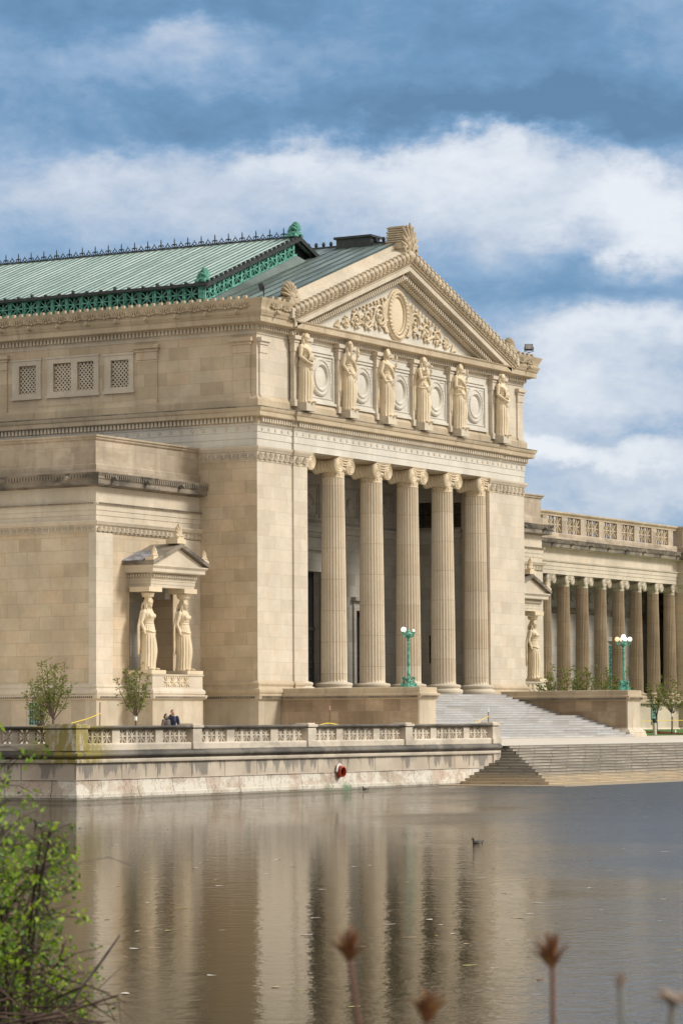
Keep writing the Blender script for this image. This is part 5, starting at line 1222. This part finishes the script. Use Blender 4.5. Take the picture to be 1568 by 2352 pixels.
tree(-34.5,-8.0,2.0,5.5,1.4,'sparse young tree at the left, forked low with trunk showing above the balustrade',11,BED,.27,13,leaves=34)
tree(-31.4,-5.0,2.0,5.0,1.0,'young bushy tree beside the taller one, in front of the small turquoise window',23,BED,.16,10,leaves=32)
tree(-26.4,-8.0,2.0,5.4,1.2,'slim young tree with white wrapped trunk, before the left side porch',31,BED,.30,13,True,30)
tree(59.6,-3.0,2.1,5.3,1.6,'young tree with white wrapped trunk at the far right above red mulch',41,BED,.33,12,True,18,leafL=.17)
tree(66.0,1.2,2.2,5.2,1.2,'smaller young tree just left of the white wrapped one, near the bollard',47,BED,.28,9,leaves=20,leafL=.17)
for i, (x, y, h, sp_, lb) in enumerate([(41.2,-1.6,6.1,1.6,'leafy shrub rising behind the right stair parapet, leftmost of three'),(44.9,-2.3,6.5,1.7,'leafy shrub rising behind the right stair parapet, middle and tallest of three'),(48.4,-3.2,6.1,1.5,'leafy shrub behind the right stair parapet, right of the green lamp')]):
    tree(x, y, 2.06+.0225*(y+5.4), h, sp_, lb, 60+i, 'shrubs behind the right stair parapet', .12, 12, leaves=44, leafL=.18, name='garden_shrub')
m = MB(); rnd = random.Random(5)
for k in range(500):
    a = rnd.uniform(0, 2*pi); R_ = 1.6*sqrt(rnd.random()); cx_, cy_ = ((59.6,-3.0),(66.0,1.2))[k % 2]
    m.box(-.08,.08,-.03,.03,0,.03, T(cx_+R_*cos(a), cy_+R_*sin(a), 2.09+.0225*(cy_+R_*sin(a)+5.4)-.02+.10*(1-R_/1.6), rnd.uniform(0,3), rnd.uniform(-.4,.4), rnd.uniform(-.4,.4)))
tag(m.build('mulch', plain('red_mulch', (.16,.05,.02), .9, .4)), 'reddish bark mulch scattered round the two young trees on the lawn', 'mulch', kind='stuff')
# bollard, little white marker, tape stakes
r = empty('bollard', (52.6,-4.6,2.05)); tag(r, 'cream bollard light with a black cap on the edge of the lawn', 'bollard')
MB().lathe([(.16,0),(.16,.98)], 16).build('post', plain('cream_concrete', (.55,.49,.38)), r, 40); MB().lathe([(.165,.98),(.165,1.0),(.13,1.02),(.13,1.1),(.18,1.12),(.18,1.28),(.14,1.32)], 16).build('cap', M_IRON, r, 40)
r = MB().box(-.10,.10,-.02,.02,0,.35).box(-.06,.06,-.021,-.02,.1,.3).build('marker_post', plain('white_plastic', (.85,.85,.85), .4)); r.location = (61.2,-2.6,2.1); tag(r, 'small white marker standing on the mulch under the right hand tree', 'marker')
def stake(x, y, h, label, top=None):
    r = empty('stake', (x, y, 2.0)); tag(r, label, 'stake', 'thin stakes holding the yellow tape')
    MB().tube([(0,0,0),(.02,0,h)], .032, 6).build('rod', M_STAKE, r)
    if top: MB().tube([(.02,0,h-.25),(.02,0,h)], .04, 6).build('tip', top, r)
stake(-30.3,-8.2,2.35,'thin rusty stake with yellow tape tied to it, left of the pavilion corner')
stake(-13.8,-13.4,2.15,'thin stake with a pale orange tip before the near side wall of the portico', plain('faded_orange', (.5,.25,.12)))
stake(-9.2,-21.6,2.0,'thin dark stake with a white tip, in front of the left stair parapet', plain('white_tip', (.8,.8,.8)))
def tape(pts, label):
    m = MB(); P = [Vector(p) for p in pts]
    for a, b_ in zip(P, P[1:]): m.add([a+Vector((0,.004,-.024)), b_+Vector((0,.004,-.024)), b_+Vector((0,.004,.024)), a+Vector((0,.004,.024)), a+Vector((0,-.004,-.024)), b_+Vector((0,-.004,-.024)), b_+Vector((0,-.004,.024)), a+Vector((0,-.004,.024))], [(0,1,2,3),(7,6,5,4),(3,2,6,7),(0,4,5,1)])
    tag(m.build('barrier_tape', M_TAPE), label, 'barrier tape', 'yellow barrier tape')
tape([(-30.3,-8.24,3.75),(-31.5,-8.7,3.6),(-33.5,-9.5,3.42),(-36.8,-10.8,3.2)], 'yellow barrier tape sagging from the left stake past the young tree')
tape([(-15.6,-13.6,3.0),(-14.4,-13.5,3.12),(-13.8,-13.45,3.13),(-12.6,-13.4,3.02)], 'short curve of yellow tape over the rail below the portico side wall')
tape([(-9.2,-21.65,3.5),(-10.2,-21.8,3.35),(-12.4,-22.4,3.08)], 'yellow tape slanting down from the white tipped stake by the stair parapet')
tape([(44,1.5,3.0),(59.6,-3.2,3.25),(66,-4.5,3.1),(72,-5,3.05)], 'yellow tape stretched past the far right tree over the lawn')
# ================================================================ PEOPLE
def person(x, y, z, rz, H, label, coat, skin, hair, woman):
    r = empty('person', (x, y, z), rz); tag(r, label, 'person', None)
    h = lambda *p: tuple(q*H for q in p); m = MB()
    for s in (-1, 1):
        m.tube([h(s*.055,.0,.50), h(s*.058,-.005,.38), h(s*.058,-.008,.28), h(s*.055,.01,.15), h(s*.055,.02,.045)], [.055*H,.048*H,.036*H,.033*H,.024*H], 10)
        m.ell(h(s*.055,-.02,.02), h(.026,.065,.022), 8, 5)
    m.tube([h(0,0,.46), h(0,0,.54), h(0,0,.63), h(0,-.004,.73), h(0,0,.80), h(0,0,.83), h(0,-.004,.875)], [.095*H,.092*H,.08*H,.10*H,.085*H,.04*H,.033*H], 16, True, .72)
    hd = (0, -.014, .925)
    m.ell(h(*hd), h(.044,.054,.062), 14, 10); m.ell(h(0,-.03,.895), h(.03,.032,.03), 10, 7)
    m.tube([h(0,-.062,.935), h(0,-.076,.912), h(0,-.062,.906)], [.006*H,.009*H,.006*H], 6)
    for s in (-1, 1): m.ell(h(s*.045,-.005,.918), h(.006,.012,.017), 6, 5); m.ell(h(s*.017,-.062,.928), h(.008,.005,.005), 6, 4)
    m.ell(h(0,-.064,.892), h(.014,.006,.005), 6, 4)
    me = remeshed(m, .012); me.materials.clear(); me.materials.append(skin); b = bpy.data.objects.new('body', me); COL.objects.link(b); b.parent = r
    me.polygons.foreach_set('use_smooth', [True]*len(me.polygons))
    j = MB(); k_ = .75 if not woman else .68
    j.tube([h(0,.0,.44 if not woman else .40), h(0,.0,.5), h(0,0,.6), h(0,-.004,.72), h(0,0,.80), h(0,0,.835)], [.115*H,.112*H,.105*H,.122*H,.108*H,.06*H], 18, True, .72)
    j.tube([h(-.05,.01,.83), h(0,.045,.845), h(.05,.01,.83), h(0,-.04,.82), h(-.05,.01,.83)], .02*H, 8)
    for s in (-1, 1):
        if woman: A = [(s*.10,0,.80),(s*.135,.01,.67),(s*.12,-.07,.60),(s*.06,-.13,.58)]
        else: A = [(s*.115,0,.80),(s*.155,.015,.66),(s*.135,-.06,.56),(s*.10,-.12,.55)]
        j.ell(h(*A[0]), h(.045,.045,.045), 10, 7); j.tube([h(*p) for p in A], [.045*H,.042*H,.036*H,.03*H], 10)
    me = remeshed(j, .014); me.materials.clear(); me.materials.append(coat); o = bpy.data.objects.new('jacket', me); COL.objects.link(o); o.parent = r
    me.polygons.foreach_set('use_smooth', [True]*len(me.polygons))
    hm = MB()
    for s in (-1, 1):
        w_ = (s*(.06 if woman else .10), -.13 if woman else -.12, .58 if woman else .55)
        hm.tube([h(*w_), h(w_[0],w_[1]-.02,w_[2]-.004), h(w_[0],w_[1]-.04,w_[2]-.012)], [.016*H,.02*H,.018*H], 8, True, .6)
        for q_ in range(4): b0 = Vector((w_[0]-.015+.01*q_, w_[1]-.04, w_[2]-.012)); hm.tube([h(*b0), h(*(b0+Vector((0,-.016,-.008)))), h(*(b0+Vector((0,-.022,-.022))))], [.006*H,.0055*H,.0045*H], 6)
        b0 = Vector((w_[0]-s*.018, w_[1]-.02, w_[2])); hm.tube([h(*b0), h(*(b0+Vector((-s*.008,-.018,-.004))))], [.007*H,.005*H], 6)
    hm.build('hands', skin, r, 60)
    q = MB(); q.ell(h(0,.004,.938), h(.050,.056,.060), 14, 10)
    if woman: q.ell(h(0,.045,.905), h(.042,.035,.05), 10, 7); q.ell(h(0,.065,.895), h(.03,.03,.03), 8, 6)
    q.v = [(x_, max(y_, -.040*H) if z_ < .955*H else y_, max(z_, .895*H) if y_ < .02*H else z_) for x_, y_, z_ in q.v]
    q.build('hair', hair, r, 60)
    if woman:
        c = MB(); c.tube([h(0,-.0,.70), h(0,-.0,.80), h(0,-.0,.86)], [.07*H,.06*H,.042*H], 14, True, .9); c.v = [(x_, y_-.03*H, z_) for x_, y_, z_ in c.v]; c.build('black_top', M_IRON, r, 60)
    else:
        c = MB(); c.ell(h(0,.075,.82), h(.085,.045,.045), 12, 8); c.ell(h(0,.06,.85), h(.07,.03,.03), 10, 6); c.build('hood', coat, r, 60)
        c = MB(); c.ell(h(-.156,-.0,.70), h(.008,.014,.016), 8, 6); c.build('sleeve_badge', M_ORANGE, r, 60)
    return r
M_NAVY = plain('navy_jacket', (.006,.012,.045), .6, .3, 6.); M_GREYJ = plain('grey_brown_coat', (.13,.10,.085), .8, .3, 30.)
M_SKIN = plain('skin', (.55,.30,.21), .5, .06, 8.); M_SKIN2 = plain('skin_b', (.52,.30,.20), .5, .06, 8.)
M_HAIRB = plain('brown_hair', (.07,.035,.02), .6, .3, 40.); M_HAIRK = plain('black_hair', (.008,.007,.007), .45, .3, 40.)
person(-55.9,-29.6,1.93,radians(-35),1.84,'man in a navy hooded jacket leaning toward a woman behind the balustrade',M_NAVY,M_SKIN,M_HAIRB,False)
person(-56.6,-29.7,1.93,radians(-12),1.66,'dark haired woman in a grey brown coat beside the man in navy',M_GREYJ,M_SKIN2,M_HAIRK,True)
# ================================================================ WATER LIFE AND FLOATING LEAVES
def duck(x, y, rz, label, s=1.):
    r = empty('duck', (x, y, 0), rz); tag(r, label, 'duck', 'ducks on the lagoon'); r.scale = (s*.8,s*.8,s*.68)
    m = MB(); m.ell((0,0,.03), (.19,.09,.085), 14, 9); m.tube([(-.15,0,.06),(-.23,0,.10),(-.27,0,.12)], [.055,.03,.008], 8, True, .5); m.tube([(.11,0,.06),(.16,0,.11),(.165,0,.16)], [.05,.034,.03], 9); m.ell((.18,0,.185), (.045,.034,.036), 10, 8)
    me = remeshed(m, .012); me.materials.clear(); me.materials.append(plain('dark_plumage', (.035,.025,.018), .6, .4, 18.)); b = bpy.data.objects.new('body', me); COL.objects.link(b); b.parent = r
    me.polygons.foreach_set('use_smooth', [True]*len(me.polygons))
    MB().ell((-.02,.0,.015), (.14,.094,.035), 12, 6).build('flank', plain('pale_plumage', (.42,.37,.30), .7, .3, 20.), r, 60)
    MB().tube([(.215,0,.178),(.25,0,.168),(.265,0,.166)], [.014,.016,.008], 6, True, .6).build('bill', plain('bill', (.12,.10,.05), .5), r)
duck(-103.7,-69.8,radians(152),'small dark duck alone on the open blue water, facing left')
duck(-95.0,-50.0,radians(140),'brown duck at the left seen through the bush leaves, slightly behind the other one')
duck(-96.3,-50.9,radians(155),'brown duck nearest the leafy bush at the left, below the other one')
duck(-47.1,-34.6,radians(160),'dark duck by the foot of the wall, just under the orange drain mouth', 1.1)
rnd = random.Random(77)
lm_ = [plain('floating_leaf_tan', (.40,.28,.15), .6), plain('floating_leaf_pale', (.60,.53,.42), .6), plain('floating_leaf_rust', (.28,.10,.05), .6), plain('floating_leaf_yellow', (.42,.38,.10), .6)]
protos = []
for k in range(4):
    q = MB(); pts = [(cos(a)*(.10+.02*cos(3*a+k)), sin(a)*(.05+.012*sin(2*a)), .004*(cos(2*a)) + .010) for a in [2*pi*i/10 for i in range(10)]]
    q.add([(0,0,.006)]+pts, [(0, 1+i, 1+(i+1) % 10) for i in range(10)]); protos.append(q)
wh = ['tan','pale','rust coloured','yellowish']
n_ = 0
for i in range(110):
    dep = rnd.choice([rnd.uniform(34,70), rnd.uniform(40,115)]); lat_ = rnd.uniform(-.1,.108)*dep
    if lat_/dep < -.08 and dep < 80: continue
    x = -175.07+dep*cos(YAW)+lat_*sin(YAW); y = -106.8+dep*sin(YAW)-lat_*cos(YAW); k = rnd.choice([0,0,1,1,1,2,3])
    if protos[k].__class__ is MB: protos[k] = o = protos[k].build('floating_leaf', lm_[k])
    else: o = inst(protos[k])
    o.location = (x, y, .0); o.rotation_euler.z = rnd.uniform(0, 6.28); s_ = rnd.uniform(.45,1.15); o.scale = (s_, s_, s_*.5)
    tag(o, wh[k]+' fallen leaf floating flat among many on the lagoon', 'leaf', 'fallen %s leaves floating on the lagoon' % wh[k])
# ================================================================ NEAR BANK
def at(dep, lat_, z): return Vector((-175.07+dep*cos(YAW)+lat_*sin(YAW), -106.8+dep*sin(YAW)-lat_*cos(YAW), z))
m = MB(); nn_ = 24; vs = []; fs = []
for i in range(nn_+1):
    dep = -20+36*i/nn_
    for j in range(31):
        lat_ = -15+30*j/30; edge = 13.6+1.2*sin(lat_*.9)+.6*sin(lat_*2.3+1)
        z = 1.35-.55*max(0, (dep-2)/10) if dep < edge-2 else .55-.55*(dep-edge+2)
        z = min(z, 1.35)+.05*sin(dep*2.1+lat_*1.3); vs.append(tuple(at(dep, lat_, z)))
for i in range(nn_):
    for j in range(30): a = i*31+j; fs.append((a, a+31, a+32, a+1)[::-1])
m.add(vs, fs); tag(m.build('bank', plain('bank_soil', (.06,.045,.03), .95, .4, 2.), None, 60), kind='structure')
def shrub(label, base_dep, base_lat, seed):
    rnd = random.Random(seed); root = empty('leafy_bush', tuple(at(base_dep, base_lat, .9))); tag(root, label, 'bush')
    B0 = at(base_dep, base_lat, .9); loc = lambda p: tuple(Vector(p)-B0)
    st_ = MB(); l1 = MB(); l2 = MB(); tw_ = MB()
    for k in range(44):
        # arching stems
        lt = -1.72+rnd.uniform(0, .55)**1.15; zt = rnd.uniform(1.85, 2.98)-max(0, (lt+1.45))*1.35; dd = rnd.uniform(-1.1, 1.1)
        p0 = at(base_dep+rnd.uniform(-.5,.5), base_lat+rnd.uniform(-.3,.25), .9); p3 = at(base_dep+dd, lt, zt); p1 = p0.lerp(p3, .4)+Vector((0,0,.35)); p2 = p0.lerp(p3, .75)+Vector((0,0,.22))
        P = [p0, p1, p2, p3]; st_.tube([loc(p) for p in P], [.012,.009,.006,.003], 5)
        for q_ in range(24):
            t = rnd.uniform(.3, 1.); i = min(2, int(t*3)); c = P[i].lerp(P[i+1], t*3-i)
            d = Vector((rnd.uniform(-1,1), rnd.uniform(-1,1), rnd.uniform(-.5,.9))).normalized(); L = rnd.uniform(.06,.22); e = c+d*L
            tw_.tube([loc(c), loc((c+e)/2+Vector((0,0,.02))), loc(e)], [.003,.0025,.0015], 3, False)
            for w_ in range(rnd.choice([4,5,6,8])):
                leaf(l1 if rnd.random() < .6 else l2, loc(e+Vector((rnd.uniform(-.04,.04),rnd.uniform(-.04,.04),rnd.uniform(-.03,.03)))), (rnd.uniform(-1,1),rnd.uniform(-1,1),rnd.uniform(-1,.7)), rnd.uniform(.018,.040), rnd.uniform(.012,.025), rnd)
    st_.build('stems', M_BARKD, root, 60); tw_.build('twigs', M_BARKD, root); l1.build('foliage', M_LEAFB, root); l2.build('foliage', M_LEAFD, root)
shrub('large bright green leafy bush filling the left edge in the foreground', 14., -1.65, 3)
# dead twigs at the lower left
def brush(label, seed):
    rnd = random.Random(seed); B0 = at(13.2, -1.4, 1.2); r = empty('dead_brushwood', tuple(B0)); tag(r, label, 'brushwood')
    m = MB()
    for k in range(70):
        lt = rnd.uniform(-1.75,-1.25); z = rnd.uniform(1.55, 1.98)-max(0, lt+1.5)*.5; dp = 13.2+rnd.uniform(-.6,.6); a = rnd.uniform(-.5,.35); L = rnd.uniform(.25,.75)
        p0 = at(dp, lt, z); p1 = at(dp+rnd.uniform(-.2,.2), lt+L*.5, z+sin(a)*L*.3+.05); p2 = at(dp+rnd.uniform(-.3,.3), min(-.93, lt+L), z-L*.22*rnd.random())
        m.tube([p0-B0, p1-B0, p2-B0], [rnd.uniform(.005,.010),.005,.0018], 4)
        for q_ in range(2): c = p1.lerp(p2, rnd.random()); m.tube([c-B0, c-B0+Vector((rnd.uniform(-.1,.1),rnd.uniform(-.1,.1),rnd.uniform(-.1,.12)))], [.003,.0012], 3)
    m.build('twigs', plain('dead_twig', (.075,.045,.03), .9, .4, 30.), r)
brush('tangle of bare brown twigs in the lower left corner under the bush', 9)
def twig(pts, rad, label, col):
    P = [at(*p) for p in pts]; m = MB(); m.tube([p-P[0] for p in P], rad, 7); o = m.build('bare_twig', col, None, 60); o.location = P[0]; tag(o, label, 'twig', None)
M_TW = plain('weathered_twig', (.20,.165,.14), .85, .3, 20.)
twig([(13.3,-1.17,1.86),(13.2,-1.10,1.96),(13.1,-1.02,2.06),(13.05,-.93,2.185)], [.0055,.0055,.0065,.004], 'straight grey twig slanting up to the right from the lower left brush', M_TW)
twig([(13.3,-1.25,1.752),(13.3,-1.0,1.747),(13.3,-.87,1.745)], [.007,.010,.004], 'short brown stick lying level near the lower left corner', M_BARKD)
twig([(13.2,-1.22,2.40),(13.2,-1.10,2.48),(13.2,-.99,2.50),(13.2,-.86,2.455)], [.0022,.002,.002,.0015], 'very thin arching twig crossing the water right of the bush', M_TW)
# budding stems close to the lens
M_BUD = plain('rust_bud', (.15,.04,.015), .6, .3, 90., c2=(.24,.12,.03)); M_BUDST = plain('bud_stem', (.16,.08,.05), .7); M_DRY = plain('dry_seedhead', (.30,.22,.16), .8)
def bud(dep, lat_, ztop, zb, size, label, mt, ms, lean=0., star_=False):
    rnd = random.Random(int(lat_*1000)); b0 = at(dep, lat_+lean, zb); r = empty('budding_stem', tuple(b0)); tag(r, label, 'plant stem', None); tp = at(dep, lat_, ztop)-b0
    MB().tube([(0,0,0), tuple(tp*.5+Vector((.01,.0,0))), tuple(tp)], [.0055,.005,.0045], 7).build('stem', ms, r, 60)
    m = MB()
    for k in range(16):
        a = 2*pi*k/16*2.4; sp_ = rnd.uniform(.1,1.5) if k % 3 == 0 else rnd.uniform(.1,.8) if not star_ else rnd.uniform(.8,1.6); d = Vector((cos(a)*sp_, sin(a)*sp_, 1 if not star_ else rnd.uniform(-.3,.7))).normalized(); L = size*rnd.uniform(.6,1.)
        m.tube([tuple(tp-Vector((0,0,.01))), tuple(tp+d*L*.5), tuple(tp+d*L)], [.003,size*.10,.002], 6, True, .6)
    m.build('bud_scales', mt, r, 60)
bud(5.2, .004, 2.668, 2.2, .056, 'blurred reddish bud on a brown stem, leftmost of the near stems above the bottom edge', M_BUD, M_BUDST, .05)
bud(5.2, .338, 2.655, 2.2, .058, 'blurred reddish bud on an upright stem before the blue water', M_BUD, M_BUDST, -.012)
bud(5.0, .125, 2.585, 2.2, .052, 'low blurred reddish bud rising just over the bottom edge, between the two tall ones', M_BUD, M_BUDST)
bud(4.2, .362, 2.70, 2.2, .020, 'faint blurred pale stem with a small brown tip, right of the second bud', M_DRY, plain('pale_stem', (.22,.22,.19), .7), .0)
bud(4.2, .43, 2.685, 2.2, .035, 'blurred dry star shaped seed head near the right edge', M_DRY, plain('pale_stem_b', (.22,.19,.15), .7), -.02, True)
